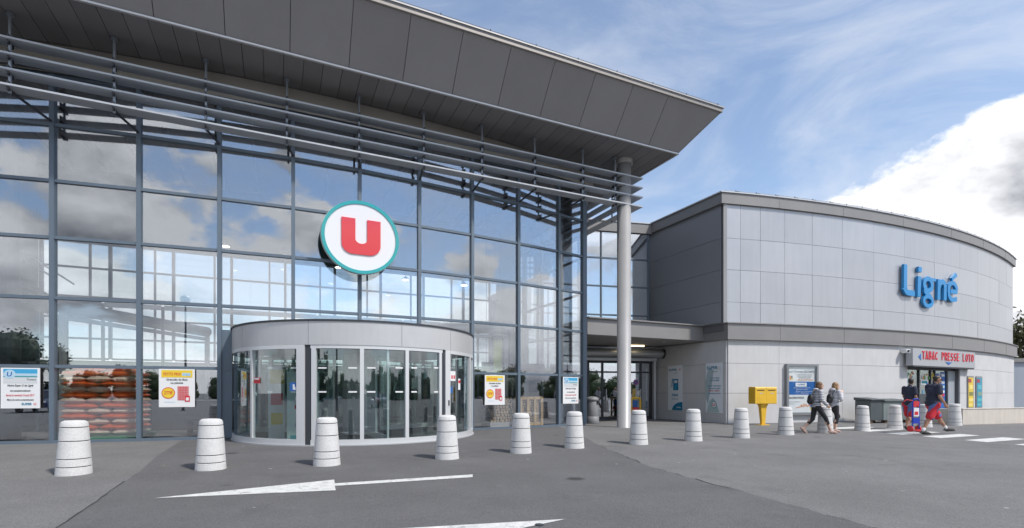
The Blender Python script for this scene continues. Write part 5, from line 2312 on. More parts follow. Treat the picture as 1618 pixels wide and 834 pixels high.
b.sweep(None, P0, [p + nn_ * .003 for p in P0]); b.build('print', M_YELLOW, bk)
nbox(.10, NW - .10, .12, H_ - .10, .10, .106, 'cover_pane', glass_mat('clear_cover', (.97, .98, .98), .03, .35))

# ---- grey chest with lids beside the wall
M_CHEST = mat('chest_green_grey', (.20, .235, .235), .5, .1, var=.12, vscale=2, streak=.08)
M_CHESTDK = mat('chest_lid', (.085, .10, .105), .5, .1, var=.1, vscale=2)
cc = V(((1392 - 809) / 800 * 22.2, 22.2, 0))
t = thing('storage_chest', 'long grey green storage chest with dark lids against the curved wall', 'chest', tuple(cc), rad(16))
M = WM[t.name]
lbox(MB(), M, -1.05, -.36, .12, -.35, .36, .98).build('dark_body', M_CHESTDK, t, bevel=.02)
lbox(MB(), M, -.345, -.38, .12, .62, .36, .92).build('pale_body', M_CHEST, t, bevel=.02)
lbox(MB(), M, .63, -.36, .12, 1.15, .36, .92).build('pale_body', M_CHEST, t, bevel=.02)
for x0, x1, z in ((-1.10, -.33, .98), (-.335, 1.22, .92)):
    b = MB()
    b.hexa([M @ V(p) for p in ((x0, -.44, z), (x1, -.44, z), (x1, .38, z), (x0, .38, z), (x0, -.44, z + .05), (x1, -.44, z + .05), (x1, .38, z + .13), (x0, .38, z + .13))])
    b.build('lid', M_CHESTDK, t, bevel=.012)
for x in (-.95, -.1, .5, 1.05):
    for y in (-.28, .28):
        lbox(MB(), M, x - .07, y - .05, 0, x + .07, y + .05, .12).build('foot', M_BROWN, t)
for x in (.1, .86):
    lbox(MB(), M, x - .07, -.40, .70, x + .07, -.38, .74).build('handle', M_DARKSTEEL, t)

# ---- grey litter bin at the glass corner
lp = V(((936 - 809) / 800 * 21.6, 21.6, 0))
t = thing('litter_bin', 'grey cylindrical litter bin beside the corner post of the glass front', 'bin', tuple(lp))
M_BIN = mat('bin_grey', (.25, .255, .265), .6, .1, var=.1, vscale=4)
b = MB(); b.lathe([(.27, 0), (.28, .02), (.28, .30), (.26, .31)], 24, tuple(lp)); b.build('base', M_BIN, t, True)
b = MB(); b.lathe([(.25, .31), (.255, .33), (.255, .95), (.25, .96)], 24, tuple(lp)); b.build('barrel', M_BIN, t, True)
b = MB(); b.lathe([(.275, .96), (.275, 1.05), (.22, 1.12), (.10, 1.15)], 24, tuple(lp)); b.build('hood', M_BIN, t, True)
for sx in (-1, 1):
    b = MB(); b.obox(lp + V((sx * .20, -.17, .90)), V((.05, .04, 0)), V((-.02, .03, 0)), V((0, 0, .055))); b.build('opening', M_BLACK, t)

# ---- yellow coin machine by the side doors
yp = V(((1004 - 809) / 800 * 23.9, 23.9, 0))
t = thing('toy_ride', 'small yellow frame with red and blue seat beside the side doors', 'ride', tuple(yp), rad(10))
M = WM[t.name]
for x in (-.22, .22):
    b = MB(); b.tube([M @ V((x, -.05, .02)), M @ V((x, -.05, .95)), M @ V((x * .8, -.03, 1.08))], .05, 8); b.build('side_post', M_POST, t)
b = MB(); b.tube([M @ V((-.19, -.03, 1.06)), M @ V((.19, -.03, 1.06))], .05, 8); b.build('top_bar', M_POST, t)
lbox(MB(), M, -.30, -.25, 0, .30, .30, .12).build('base', M_POST, t, bevel=.02)
lbox(MB(), M, -.16, -.06, .45, .16, .14, .62).build('seat', M_RED, t, bevel=.03)
lbox(MB(), M, -.16, .08, .62, .16, .16, .95).build('backrest', M_BLUE, t, bevel=.03)
lbox(MB(), M, -.10, -.04, .12, .10, .12, .45).build('pedestal', M_DARKSTEEL, t)

# ---- low cream wall at the right
w0, w1 = V((18.30, 20.55, 0)), V((27.0, 23.1, 0))
wt = (w1 - w0).normalized()
wn = V((wt.y, -wt.x, 0))
b = MB()
b.prism([tuple(w0.xy), tuple(w1.xy), tuple((w1 - wn * .3).xy), tuple((w0 + wt * .3 - wn * .3).xy), tuple((w0 + wt * .3 - wn * 3.6).xy), tuple((w0 - wn * 3.6).xy)], 0, .64)
t = b.build('low_wall', M_CREAM, None, bevel=.012)
tag(t, 'low cream rendered wall at the right edge beside the last bollard', 'wall')
b = MB()
b.bar(w0 - wn * .16 + V((0, 0, .655)), w1 - wn * .16 + V((0, 0, .655)), .36, .03)
b.build('coping', M_CREAM, t, bevel=.008)

# ---- two slim posters right of the doorway
for x0, x1, lab, pal2 in ((1527.5, 1537, 'slim yellow poster on the wall right of the shop doorway', (mat('poster_yellow', (.72, .52, .05), .5), mat('poster_red', (.42, .06, .05), .5), mat('poster_olive', (.22, .22, .06), .5), mat('poster_gold', (.85, .68, .20), .5))),
                          (1541, 1550.5, 'slim teal poster on the wall, right neighbour of the yellow one', (mat('poster_teal', (.04, .30, .42), .5), mat('poster_wine', (.35, .05, .10), .5), mat('poster_sage', (.22, .34, .24), .5), mat('poster_aqua', (.10, .45, .50), .5)))):
    q0, q1 = pav(pav_ang(x0), .02), pav(pav_ang(x1), .02)
    qt = (q1 - q0).normalized()
    qn = V((qt.y, -qt.x, 0))
    qw = (q1 - q0).length
    T = thing('wall_poster', lab, 'poster', tuple((q0 + q1) / 2 + V((0, 0, .45))))
    def qbox(u0, u1, z0, z1, d, m, nm):
        b = MB()
        b.obox(q0 + qt * (qw * (u0 + u1) / 2) + qn * d + V((0, 0, (z0 + z1) / 2)), qt * (qw * (u1 - u0) / 2), qn * .012, V((0, 0, (z1 - z0) / 2)))
        b.build(nm, m, T)
    qbox(0, 1, .45, 2.20, .012, M_CASE, 'frame')
    qbox(.10, .90, .53, 2.12, .020, pal2[0], 'sheet')
    qbox(.10, .55, 1.85, 2.05, .026, pal2[1], 'print')
    qbox(.20, .85, 1.15, 1.35, .026, pal2[2], 'print')
    qbox(.12, .88, .85, 1.0, .026, pal2[3], 'print')
    qbox(.12, .7, .60, .72, .026, pal2[3], 'print')
    qbox(.2, .8, 1.5, 1.72, .026, pal2[3], 'print')

# ---- red and blue hand trolley
hp = V(((1447 - 809) / 800 * 16.9, 16.9, 0))
t = thing('hand_trolley', 'red and blue upright hand trolley behind the walking man', 'trolley', tuple(hp), rad(10))
M = WM[t.name] @ Matrix.Diagonal((.78, .8, .95, 1))
M_TRED = mat('trolley_red', (.60, .04, .05), .4)
M_TBLUE = mat('trolley_blue', (.015, .05, .40), .4)
for x in (-.17, .17):
    b = MB(); b.tube([M @ V((x, .0, .12)), M @ V((x, 0, 1.05)), M @ V((x * .7, 0, 1.16))], .022, 8); b.build('side_rail', M_TBLUE, t)
b = MB(); b.tube([M @ V((-.12, 0, 1.16)), M @ V((.12, 0, 1.16))], .022, 8); b.build('top_bar', M_TBLUE, t)
b = MB(); b.tube([M @ V((-.14, 0, 1.10)), M @ V((-.45, .02, 1.14)), M @ V((-.55, .05, 1.06))], .016, 8); b.build('pull_handle', M_TRED, t)
lbox(MB(), M, -.15, -.03, .30, .15, .02, .50).build('lower_panel', M_TBLUE, t)
lbox(MB(), M, -.13, -.035, .55, .13, .02, .85).build('middle_panel', M_WHITE, t)
lbox(MB(), M, -.10, -.04, .60, .08, -.034, .72).build('print', M_RED, t)
lbox(MB(), M, -.14, -.03, .90, .14, .02, 1.08).build('upper_panel', M_TRED, t)
lbox(MB(), M, -.20, -.22, .05, .20, .02, .09).build('toe_plate', M_TRED, t)
for x in (-.2, .2):
    b = MB(); b.tube([M @ V((x - .02, .07, .11)), M @ V((x + .02, .07, .11))], .11, 14); b.build('wheel', M_TRED, t)

# ================================================================== people
M_SKIN = mat('skin', (0.62, 0.39, 0.29), 0.5, var=.06, vscale=6)
M_SKINT = mat('skin_tanned', (0.40, 0.215, 0.14), 0.5, var=.06, vscale=6)
M_HAIRB = mat('hair_light_brown', (0.15, 0.080, 0.036), 0.5, var=.3, vscale=30)
M_HAIRD = mat('hair_dark', (0.03, 0.022, 0.018), 0.5, var=.2, vscale=30)
M_LIP = mat('lips', (0.38, 0.12, 0.10), 0.5)
M_EYE = mat('eyes', (0.03, 0.02, 0.02), 0.2)
M_LEGGING = mat('black_leggings', (0.022, 0.022, 0.026), 0.7)
M_NAVY = mat('navy_cotton', (0.030, 0.035, 0.060), 0.85, var=.12, vscale=8)
M_SHOEDK = mat('dark_shoes', (0.035, 0.032, 0.032), 0.6)
M_SHOEPK = mat('beige_shoes', (0.40, 0.27, 0.23), 0.6)
M_SOCK = mat('white_socks', (0.7, 0.7, 0.7), 0.8)
M_BAGBK = mat('black_bag', (0.02, 0.02, 0.023), 0.55)


def stripe_mat(name, c1, c2, scale):
    m = mat(name, c1, .85)
    nt = m.node_tree
    N, L = nt.nodes, nt.links
    tc = N.new('ShaderNodeTexCoord')
    w = N.new('ShaderNodeTexWave')
    w.bands_direction = 'Z'
    w.inputs['Scale'].default_value = scale
    w.inputs['Distortion'].default_value = 2.5
    w.inputs['Detail'].default_value = 2
    w.inputs['Detail Scale'].default_value = 1.5
    L.new(tc.outputs['Object'], w.inputs['Vector'])
    r = N.new('ShaderNodeValToRGB')
    r.color_ramp.elements[0].color = (*c1, 1)
    r.color_ramp.elements[1].color = (*c2, 1)
    r.color_ramp.elements[0].position = .38
    r.color_ramp.elements[1].position = .62
    L.new(w.outputs['Color'], r.inputs[0])
    L.new(r.outputs[0], N['Principled BSDF'].inputs['Base Color'])
    return m


M_STRIPE = stripe_mat('striped_jacket', (0.22, 0.22, 0.25), (0.66, 0.66, 0.69), 6.0)


def short_mat():
    m = mat('red_blue_shorts', (.6, .03, .04), .8)
    nt = m.node_tree
    N, L = nt.nodes, nt.links
    tc = N.new('ShaderNodeTexCoord')
    w = N.new('ShaderNodeTexNoise')
    w.inputs['Scale'].default_value = 4.2
    w.inputs['Detail'].default_value = 0
    L.new(tc.outputs['Object'], w.inputs['Vector'])
    r = N.new('ShaderNodeValToRGB')
    r.color_ramp.interpolation = 'CONSTANT'
    r.color_ramp.elements[0].color = (.10, .16, .36, 1)
    r.color_ramp.elements[1].color = (.58, .025, .04, 1)
    r.color_ramp.elements[1].position = .47
    L.new(w.outputs[0], r.inputs[0])
    L.new(r.outputs[0], N['Principled BSDF'].inputs['Base Color'])
    return m


M_SHORTS = short_mat()


def cap(b, p, q, r0, r1, n=12):
    p, q = V(p), V(q)
    b.tube([p, p.lerp(q, .33), p.lerp(q, .66), q], [r0, r0 * .67 + r1 * .33, r0 * .33 + r1 * .67, r1], n)
    b.ellipsoid(p, r0, r0, r0, n, 8)
    b.ellipsoid(q, r1, r1, r1, n, 8)


def remesh(o, vox, smooth_it=4):
    r = o.modifiers.new('remesh', 'REMESH')
    r.mode = 'VOXEL'
    r.voxel_size = vox
    r.use_smooth_shade = True
    s = o.modifiers.new('smooth', 'SMOOTH')
    s.factor = .5
    s.iterations = smooth_it


def hand(b, wrist, direction, palm_n, curl, sc=1.0):
    """palm plus five bent fingers of different lengths; thumb leaves the side of the palm"""
    d = V(direction).normalized()
    n = V(palm_n)
    n = (n - d * n.dot(d)).normalized()
    s = d.cross(n).normalized()
    w = V(wrist)
    pc = w + d * .045 * sc
    Rm = Matrix((d, s, n)).transposed()
    b.ellipsoid(pc, .052 * sc, .040 * sc, .018 * sc, 12, 8, Rm)
    for i, (off, ln) in enumerate(((-.030, .066), (-.010, .074), (.010, .070), (.029, .055))):
        base = w + d * .085 * sc + s * off * sc
        k1 = base + (d * math.cos(curl * .5) + n * math.sin(curl * .5)) * ln * .45 * sc
        k2 = k1 + (d * math.cos(curl * 1.2) + n * math.sin(curl * 1.2)) * ln * .32 * sc
        k3 = k2 + (d * math.cos(curl * 1.9) + n * math.sin(curl * 1.9)) * ln * .25 * sc
        b.tube([base - d * .02, base, k1, k2, k3], [.010 * sc, .010 * sc, .0095 * sc, .009 * sc, .0075 * sc], 7)
    tb = w + d * .025 * sc - s * .034 * sc
    t1 = tb + (d * .75 - s * .6 + n * .2).normalized() * .034 * sc
    t2 = t1 + (d * .9 - s * .1 + n * .4).normalized() * .028 * sc
    b.tube([tb + s * .015, tb, t1, t2], [.013 * sc, .0125 * sc, .011 * sc, .009 * sc], 7)


def person(label, loc, rz, J, skin, top_m, bot_m, shoe_m, hair_m, sleeve, trouser, fat=1.0, belly=0.0, loose=.012, hair='long', sock=False, glasses=False, hood=False):
    """J: joints in local space, facing +x, feet on z=0"""
    T = thing('person', label, 'person', loc, rz)
    M = WM[T.name]
    g = lambda k: M @ V(J[k])
    R3 = M.to_3x3()
    b = MB()
    pel, che, nek, hed = g('pelvis'), g('chest'), g('neck'), g('head')
    up = (nek - pel).normalized()
    # torso
    def torso(b, k):
        for p, rx, ry, rz2 in ((pel, .105 * fat + belly * .5, .155 * fat, .13), (pel.lerp(che, .45) + R3 @ V((belly * .55, 0, 0)), .105 * fat + belly, .14 * fat + belly * .5, .17),
                               (che, .11 * fat + belly * .5, .165 * fat, .17), (che.lerp(nek, .55), .085 * fat, .15 * fat, .10)):
            b.ellipsoid(p, rx + k, ry + k, rz2 + k, 18, 12, R3)
    torso(b, 0)
    cap(b, che.lerp(nek, .6), nek.lerp(hed, .35), .06 * (.6 + .4 * fat), .05 * (.6 + .4 * fat))
    # head with jaw, nose, ears
    fw = R3 @ V(J.get('face', (1, 0, 0)))
    fw = fw.normalized()
    lf = V((0, 0, 1)).cross(fw).normalized()
    Rh = Matrix((fw, lf, V((0, 0, 1)))).transposed()
    hs = J.get('head_scale', 1.0)
    b.ellipsoid(hed + V((0, 0, .02)), .098 * hs, .077 * hs, .105 * hs, 18, 12, Rh)
    b.ellipsoid(hed + fw * .025 - V((0, 0, .055)), .070 * hs, .060 * hs, .065 * hs, 14, 10, Rh)
    b.ellipsoid(hed + fw * .100 * hs - V((0, 0, .012)), .020, .013, .022, 8, 6, Rh)
    b.ellipsoid(hed + fw * .092 * hs - V((0, 0, .062)), .014, .024, .014, 8, 6, Rh)
    for sd in (-1, 1):
        b.ellipsoid(hed + lf * (sd * .079 * hs) - V((0, 0, .005)), .020, .010, .032, 8, 6, Rh)
    for sd in ('l', 'r'):
        cap(b, g('sh_' + sd), g('el_' + sd), .050 * fat, .040 * fat)
        cap(b, g('el_' + sd), g('wr_' + sd), .041 * fat, .028 * (.5 + .5 * fat))
        b.ellipsoid(g('sh_' + sd), .062 * fat, .058 * fat, .060 * fat, 12, 8)
        dirw = (g('wr_' + sd) - g('el_' + sd)).normalized()
        hand(b, g('wr_' + sd), dirw, R3 @ V((.25, 1 if sd == 'r' else -1, 0)), .55, 1.05)
        cap(b, g('hip_' + sd), g('kn_' + sd), .082 * fat, .056 * fat)
        cap(b, g('kn_' + sd), g('an_' + sd), .057 * (.4 + .6 * fat), .034 * (.5 + .5 * fat))
        kn, an = g('kn_' + sd), g('an_' + sd)
        b.ellipsoid(kn.lerp(an, .30) - fw * .015, .055 * (.4 + .6 * fat), .052 * (.4 + .6 * fat), .10, 12, 8)
        cap(b, an, g('to_' + sd), .034, .020)
    body = b.build('body', skin, T)
    remesh(body, .0085, 2)
    # top
    b = MB()
    torso(b, loose)
    b.ellipsoid(pel + up * .02, .118 * fat + belly * .6 + loose, .165 * fat + loose, .12, 16, 10, R3)
    for sd in ('l', 'r'):
        s, e, w = g('sh_' + sd), g('el_' + sd), g('wr_' + sd)
        b.ellipsoid(s, .072 * fat, .068 * fat, .070 * fat, 12, 8)
        if sleeve <= 1:
            cap(b, s, s.lerp(e, sleeve), .062 * fat + loose, .056 * fat + loose)
        else:
            cap(b, s, e, .058 * fat + loose, .046 * fat + loose)
            cap(b, e, e.lerp(w, sleeve - 1), .046 * fat + loose, .036 * fat + loose)
    if hood:
        b.ellipsoid(nek - fw * .07 + V((0, 0, -.01)), .085, .12, .07, 12, 8, R3)
    cap(b, che.lerp(nek, .5), nek, .075 * (.6 + .4 * fat), .064 * (.6 + .4 * fat))
    o = b.build('jacket' if sleeve > 1 else 't_shirt', top_m, T)
    remesh(o, .013, 3)
    # bottoms
    b = MB()
    b.ellipsoid(pel - up * .03, .112 * fat + belly * .4, .162 * fat, .12, 16, 10, R3)
    for sd in ('l', 'r'):
        h, k, a = g('hip_' + sd), g('kn_' + sd), g('an_' + sd)
        ex = .008 if trouser > 1 else .024
        if trouser > 1:
            cap(b, h, k, .084 * fat + ex, .058 * fat + ex)
            cap(b, k, k.lerp(a, trouser - 1), .058 * fat + ex, .050 * fat + ex)
        else:
            cap(b, h, h.lerp(k, trouser), .090 * fat + ex, .078 * fat + ex)
    o = b.build('leggings' if trouser > 1 else 'shorts', bot_m, T)
    remesh(o, .013, 3)
    # shoes
    for sd in ('l', 'r'):
        an, to = g('an_' + sd), g('to_' + sd)
        d = (to - an)
        b = MB()
        dh = V((d.x, d.y, d.z)).normalized()
        sdv = dh.cross(V((0, 0, 1))).normalized()
        uv = sdv.cross(dh).normalized()
        Rm = Matrix((dh, sdv, uv)).transposed()
        c = an.lerp(to, .42) - uv * .022
        k_s = 1.0 if fat < 1.05 else 1.2
        b.ellipsoid(c + dh * .06, .10 * k_s, .050 * k_s, .046 * k_s, 14, 8, Rm)
        b.ellipsoid(c - dh * .05, .085 * k_s, .046 * k_s, .058 * k_s, 14, 8, Rm)
        b.obox(c - uv * .028, dh * .14 * k_s, sdv * .040 * k_s, uv * .012)
        o = b.build('shoe', shoe_m, T)
        remesh(o, .010, 3)
        if sock:
            kn = g('kn_' + sd)
            b = MB()
            cap(b, an, an.lerp(kn, .22), .045, .050)
            b.build('sock', M_SOCK, T, True)
    # hair and face
    b = MB()
    if hair == 'long':
        b.ellipsoid(hed - fw * .018 + V((0, 0, .035)), .104 * hs, .088 * hs, .105 * hs, 16, 10, Rh)
        b.ellipsoid(hed - fw * .060 - V((0, 0, .05)), .075, .092, .12, 14, 9, Rh)
        b.ellipsoid(hed - fw * .075 - V((0, 0, .15)), .062, .085, .10, 12, 8, Rh)
        for sd in (-1, 1):
            b.ellipsoid(hed + lf * (sd * .072) - fw * .012 - V((0, 0, .055)), .040, .020, .105, 10, 7, Rh)
    else:
        b.ellipsoid(hed - fw * .016 + V((0, 0, .045)), .098 * hs, .080 * hs, .090 * hs, 16, 10, Rh)
        b.ellipsoid(hed - fw * .040 - V((0, 0, .01)), .060, .074, .075, 12, 8, Rh)
    o = b.build('hair', hair_m, T)
    remesh(o, .010, 2)
    for sd in (-1, 1):
        b = MB()
        b.ellipsoid(hed + fw * .084 * hs + lf * (sd * .033) + V((0, 0, .012)), .010, .014, .008, 8, 6, Rh)
        b.build('eye', M_EYE, body)
    b = MB()
    b.ellipsoid(hed + fw * .094 * hs - V((0, 0, .060)), .010, .024, .007, 8, 6, Rh)
    b.build('mouth', M_LIP, body)
    if glasses:
        b = MB()
        for sd in (-1, 1):
            b.ellipsoid(hed + fw * .100 * hs + lf * (sd * .036) + V((0, 0, .014)), .010, .032, .024, 10, 6, Rh)
            b.tube([hed + fw * .095 * hs + lf * (sd * .066) + V((0, 0, .02)), hed + lf * (sd * .084) + V((0, 0, .015))], .006, 6)
        b.build('sunglasses', M_BLACK, T, True)
    return T


# first woman: long stride to the right
J1 = dict(pelvis=(0, 0, .90), chest=(.03, 0, 1.19), neck=(.06, 0, 1.41), head=(.12, 0, 1.535), face=(1, -.12, -.05), head_scale=.98,
          sh_l=(.05, .175, 1.35), sh_r=(.05, -.175, 1.35), el_l=(-.02, .22, 1.10), el_r=(.06, -.215, 1.09), wr_l=(.16, .21, .97), wr_r=(.24, -.19, .92),
          hip_l=(.0, .09, .87), hip_r=(.0, -.09, .87), kn_l=(-.06, .09, .46), kn_r=(.25, -.09, .50), an_l=(-.36, .09, .16), an_r=(.40, -.09, .09),
          to_l=(-.26, .09, .035), to_r=(.55, -.10, .06))
w1p = V(((1289.5 - 809) / 800 * 16.3, 16.3, 0))
person('woman in striped grey hooded jacket and black leggings walking right, nearer the notice case', tuple(w1p), rad(-4), J1, M_SKIN, M_STRIPE, M_LEGGING, M_SHOEPK, M_HAIRB, 1.92, 1.42, 1.0, 0, .016, hood=True)
J2 = dict(pelvis=(0, 0, .90), chest=(.02, 0, 1.19), neck=(.03, 0, 1.41), head=(.08, 0, 1.53), face=(1, -.25, -.1), head_scale=.98,
          sh_l=(.03, .175, 1.35), sh_r=(.03, -.175, 1.35), el_l=(.10, .23, 1.12), el_r=(.08, -.22, 1.10), wr_l=(.20, .20, 1.00), wr_r=(.19, -.12, 1.30),
          hip_l=(.0, .09, .87), hip_r=(.0, -.09, .87), kn_l=(.24, .09, .52), kn_r=(.04, -.09, .47), an_l=(.05, .09, .22), an_r=(-.04, -.09, .09),
          to_l=(.12, .09, .07), to_r=(.13, -.10, .04))
w2p = V(((1317.5 - 809) / 800 * 16.9, 16.9, 0))
person('woman in striped grey jacket walking ahead, right one of the pair', tuple(w2p), rad(8), J2, M_SKIN, stripe_mat('striped_jacket_pale', (0.34, 0.34, 0.37), (0.74, 0.74, 0.77), 6.5), M_LEGGING, M_SHOEPK, mat('hair_dark_blond', (.27, .16, .075), .5, var=.3, vscale=30), 1.92, 1.42, 1.0, 0, .016, hood=True)
J3 = dict(pelvis=(0, 0, .98), chest=(.02, 0, 1.32), neck=(.06, 0, 1.58), head=(.13, 0, 1.72), face=(1, -.2, -.08), head_scale=1.08,
          sh_l=(.03, .22, 1.50), sh_r=(.02, -.22, 1.50), el_l=(.12, .31, 1.20), el_r=(-.02, -.30, 1.19), wr_l=(.30, .28, 1.02), wr_r=(.13, -.31, .96),
          hip_l=(.0, .11, .93), hip_r=(.0, -.11, .93), kn_l=(.26, .11, .52), kn_r=(-.20, -.11, .50), an_l=(.50, .11, .17), an_r=(-.40, -.11, .10),
          to_l=(.70, .11, .16), to_r=(-.19, -.12, .045))
m1p = V(((1474 - 809) / 800 * 16.0, 16.0, 0))
person('heavy man in navy t-shirt and red shorts striding right across the crossing', tuple(m1p), rad(-2), J3, M_SKINT, M_NAVY, M_SHORTS, M_SHOEDK, M_HAIRD, .62, .86, 1.22, .07, .020, hair='short', sock=True, glasses=True)
J4 = dict(pelvis=(0, 0, .96), chest=(.02, 0, 1.30), neck=(.05, 0, 1.55), head=(.10, 0, 1.69), face=(1, .5, 0), head_scale=1.05,
          sh_l=(.03, .18, 1.47), sh_r=(.02, -.18, 1.47), el_l=(.06, .22, 1.18), el_r=(.02, -.22, 1.17), wr_l=(.20, .20, .98), wr_r=(.16, -.20, 1.02),
          hip_l=(.0, .11, .92), hip_r=(.0, -.11, .92), kn_l=(.10, .11, .50), kn_r=(-.06, -.11, .50), an_l=(.06, .11, .10), an_r=(-.26, -.11, .15),
          to_l=(.26, .11, .04), to_r=(-.12, -.11, .035))
m2p = V(((1436 - 809) / 800 * 17.6, 17.6, 0))
person('man in navy t-shirt and red shorts standing behind the hand trolley', tuple(m2p), rad(15), J4, M_SKINT, M_NAVY, M_SHORTS, M_SHOEDK, M_HAIRD, .62, .86, 1.0, .02, .018, hair='short')

# bags carried on the women's backs
for wp, rz0, lab, dz in ((w1p, rad(-4), 'black shoulder bag on the back of the left woman', 0), (w2p, rad(8), 'black shoulder bag on the back of the woman ahead', .02)):
    t = thing('shoulder_bag', lab, 'bag', (wp.x, wp.y, 0.95), rz0)
    M = Matrix.Translation(V((wp.x, wp.y, 0))) @ Matrix.Rotation(rz0, 4, 'Z')
    b = MB()
    b.ellipsoid(M @ V((-.21, -.07, 1.10 + dz)), .085, .11, .17, 16, 10, M.to_3x3())
    o = b.build('pouch', M_BAGBK, t, True)
    b = MB()
    b.ellipsoid(M @ V((-.265, -.08, 1.04 + dz)), .05, .08, .085, 12, 8, M.to_3x3())
    b.build('pocket', M_BAGBK, t, True)
    b = MB()
    b.tube([M @ V(p) for p in ((-.20, -.12, 1.24), (-.06, -.16, 1.42), (.10, -.16, 1.36), (.17, -.12, 1.16), (.10, -.20, 1.02), (-.14, -.17, 1.0))], .012, 6)
    b.build('strap', M_BAGBK, t)

# ================================================================== trees, far buildings and the car park behind the camera
M_BARKT = mat('tree_bark', (0.10, 0.08, 0.06), 0.9, var=.2, vscale=6, bump=.5, bscale=20)


def leaf_mat(name, c):
    m = mat(name, c, .6, var=.35, vscale=1.2)
    p = m.node_tree.nodes['Principled BSDF']
    p.inputs['Transmission Weight'].default_value = 0.0
    p.inputs['Subsurface Weight'].default_value = 0.0
    return m


LEAF = [leaf_mat('leaf_green', (.060, .085, .028)), leaf_mat('leaf_olive', (.090, .095, .035)), leaf_mat('leaf_dark', (.030, .055, .022))]


def tree(label, loc, h, r, lm, seedv, n=2600, ls=.16):
    rr = random.Random(seedv)
    T = thing('tree', label, 'tree', loc)
    L0_ = V(loc)
    b = MB()
    ht = h * .42
    trunk_pts = [L0_ + V((rr.uniform(-.1, .1) * k, rr.uniform(-.1, .1) * k, ht * k / 4)) for k in range(5)] + [L0_ + V((0, 0, h * .8))]
    b.tube(trunk_pts, [h * .032, h * .026, h * .023, h * .02, h * .016, h * .004], 8)
    tips = []
    for k in range(11):
        a = rr.uniform(0, 6.28)
        z0 = rr.uniform(.30, .65) * h
        ln = r * rr.uniform(.55, .95)
        p = L0_ + V((0, 0, z0))
        q = p + V((math.cos(a) * ln, math.sin(a) * ln, rr.uniform(.1, .3) * h))
        b.tube([p, p.lerp(q, .5) + V((0, 0, .05 * h)), q], [h * .011, h * .007, h * .003], 6)
        tips.append(q)
        tips.append(p.lerp(q, .6) + V((0, 0, .05 * h)))
    tips += [L0_ + V((rr.uniform(-.3, .3) * r, rr.uniform(-.3, .3) * r, h * rr.uniform(.72, .95))) for _ in range(6)]
    b.build('trunk', M_BARKT, T, True)
    b = MB()
    for k in range(n):
        c = rr.choice(tips)
        u = V((rr.gauss(0, 1), rr.gauss(0, 1), rr.gauss(0, .8)))
        p = c + u * (r * .17)
        p.z = max(p.z, h * .22)
        s = ls * rr.uniform(.6, 1.3)
        x = V((rr.gauss(0, 1), rr.gauss(0, 1), rr.gauss(0, 1))).normalized() * s
        y = x.cross(V((rr.gauss(0, 1), rr.gauss(0, 1), rr.gauss(0, 1)))).normalized() * (s * .6)
        b.add([p - x, p - y * .8, p + x, p + y * .8], [(0, 1, 2, 3)])
    b.build('crown', lm, T)
    return T


tree('bushy tree showing behind the right end of the curved building', (43.0, 42.5, 0), 8.0, 3.2, LEAF[1], 5, 3600, .19)
tree('darker tree beyond the far right building', (52.0, 47.0, 0), 7.0, 4.0, LEAF[2], 6, 2400, .22)

# pale building at the far right edge
fb = thing('annex_building', 'pale blue grey annex wall at the right edge beyond the low wall', 'building', (40, 34, 0))
M_ANNEX = mat('annex_blue_grey', (.36, .40, .46), .5, .2, var=.05, vscale=.5)
for k in range(7):
    b = MB()
    x0 = 32.2 + k * 1.5
    b.box(x0 + .01, 33.2, 0, x0 + 1.49, 33.5, 3.3)
    b.build('wall_panel', M_ANNEX, fb)
b = MB()
b.box(32.1, 33.05, 3.3, 43, 41, 3.55)
b.build('roof_edge', M_BAND, fb)
b = MB()
b.box(32.15, 33.5, 0, 42.9, 40.8, 3.29)
b.build('core', M_JOINT, fb)

# hedges of trees that close the horizon (one mass each)
def tree_belt(name, p0, p1, h, n, m, seedv, depth=6.0, ls=.2):
    """a far wood: many crowns side by side, each a lumpy core covered with leaf clusters"""
    rr = random.Random(seedv)
    p0, p1 = V(p0), V(p1)
    L_ = (p1 - p0).length
    b = MB()
    cores = []
    cnt = int(L_ / (h * .42))
    for k in range(cnt):
        f = (k + rr.uniform(-.4, .4)) / cnt
        hh = h * rr.uniform(.55, 1.0)
        c0 = p0.lerp(p1, f) + V((rr.gauss(0, depth * .3), rr.gauss(0, depth * .3), 0))
        for j in range(5):
            r = hh * rr.uniform(.17, .28)
            c = c0 + V((rr.gauss(0, hh * .16), rr.gauss(0, hh * .16), hh * rr.uniform(.25, .78)))
            cores.append((c, r))
            b.ellipsoid(c, r, r, r * .9, 9, 6)
        b.ellipsoid(c0 + V((0, 0, hh * .22)), hh * .33, hh * .33, hh * .24, 9, 6)
        cores.append((c0 + V((0, 0, hh * .22)), hh * .3))
    for k in range(n):
        c, r = rr.choice(cores)
        u = V((rr.gauss(0, 1), rr.gauss(0, 1), rr.gauss(0, 1))).normalized()
        p = c + u * (r * rr.uniform(.92, 1.18))
        p.z = max(.1, p.z)
        s = ls * rr.uniform(.6, 1.4)
        x = V((rr.gauss(0, 1), rr.gauss(0, 1), rr.gauss(0, 1))).normalized() * s
        y = x.cross(V((rr.gauss(0, 1), rr.gauss(0, 1), rr.gauss(0, 1)))).normalized() * (s * .7)
        b.add([p - x, p - y, p + x, p + y], [(0, 1, 2, 3)])
    o = b.build(name, m)
    tag(o, 'distant belt of trees closing the horizon', None, None, 'stuff')
    return o


tree_belt('tree_belt', (-40, -78, 0), (60, -84, 0), 5.8, 28000, LEAF[0], 21, 4, .14)
tree_belt('tree_belt', (-75, -42, 0), (-18, -52, 0), 9.0, 30000, LEAF[2], 24, 5, .16)
tree_belt('tree_belt', (-90, 78, 0), (10, 95, 0), 5.0, 16000, LEAF[2], 22, 5, .18)

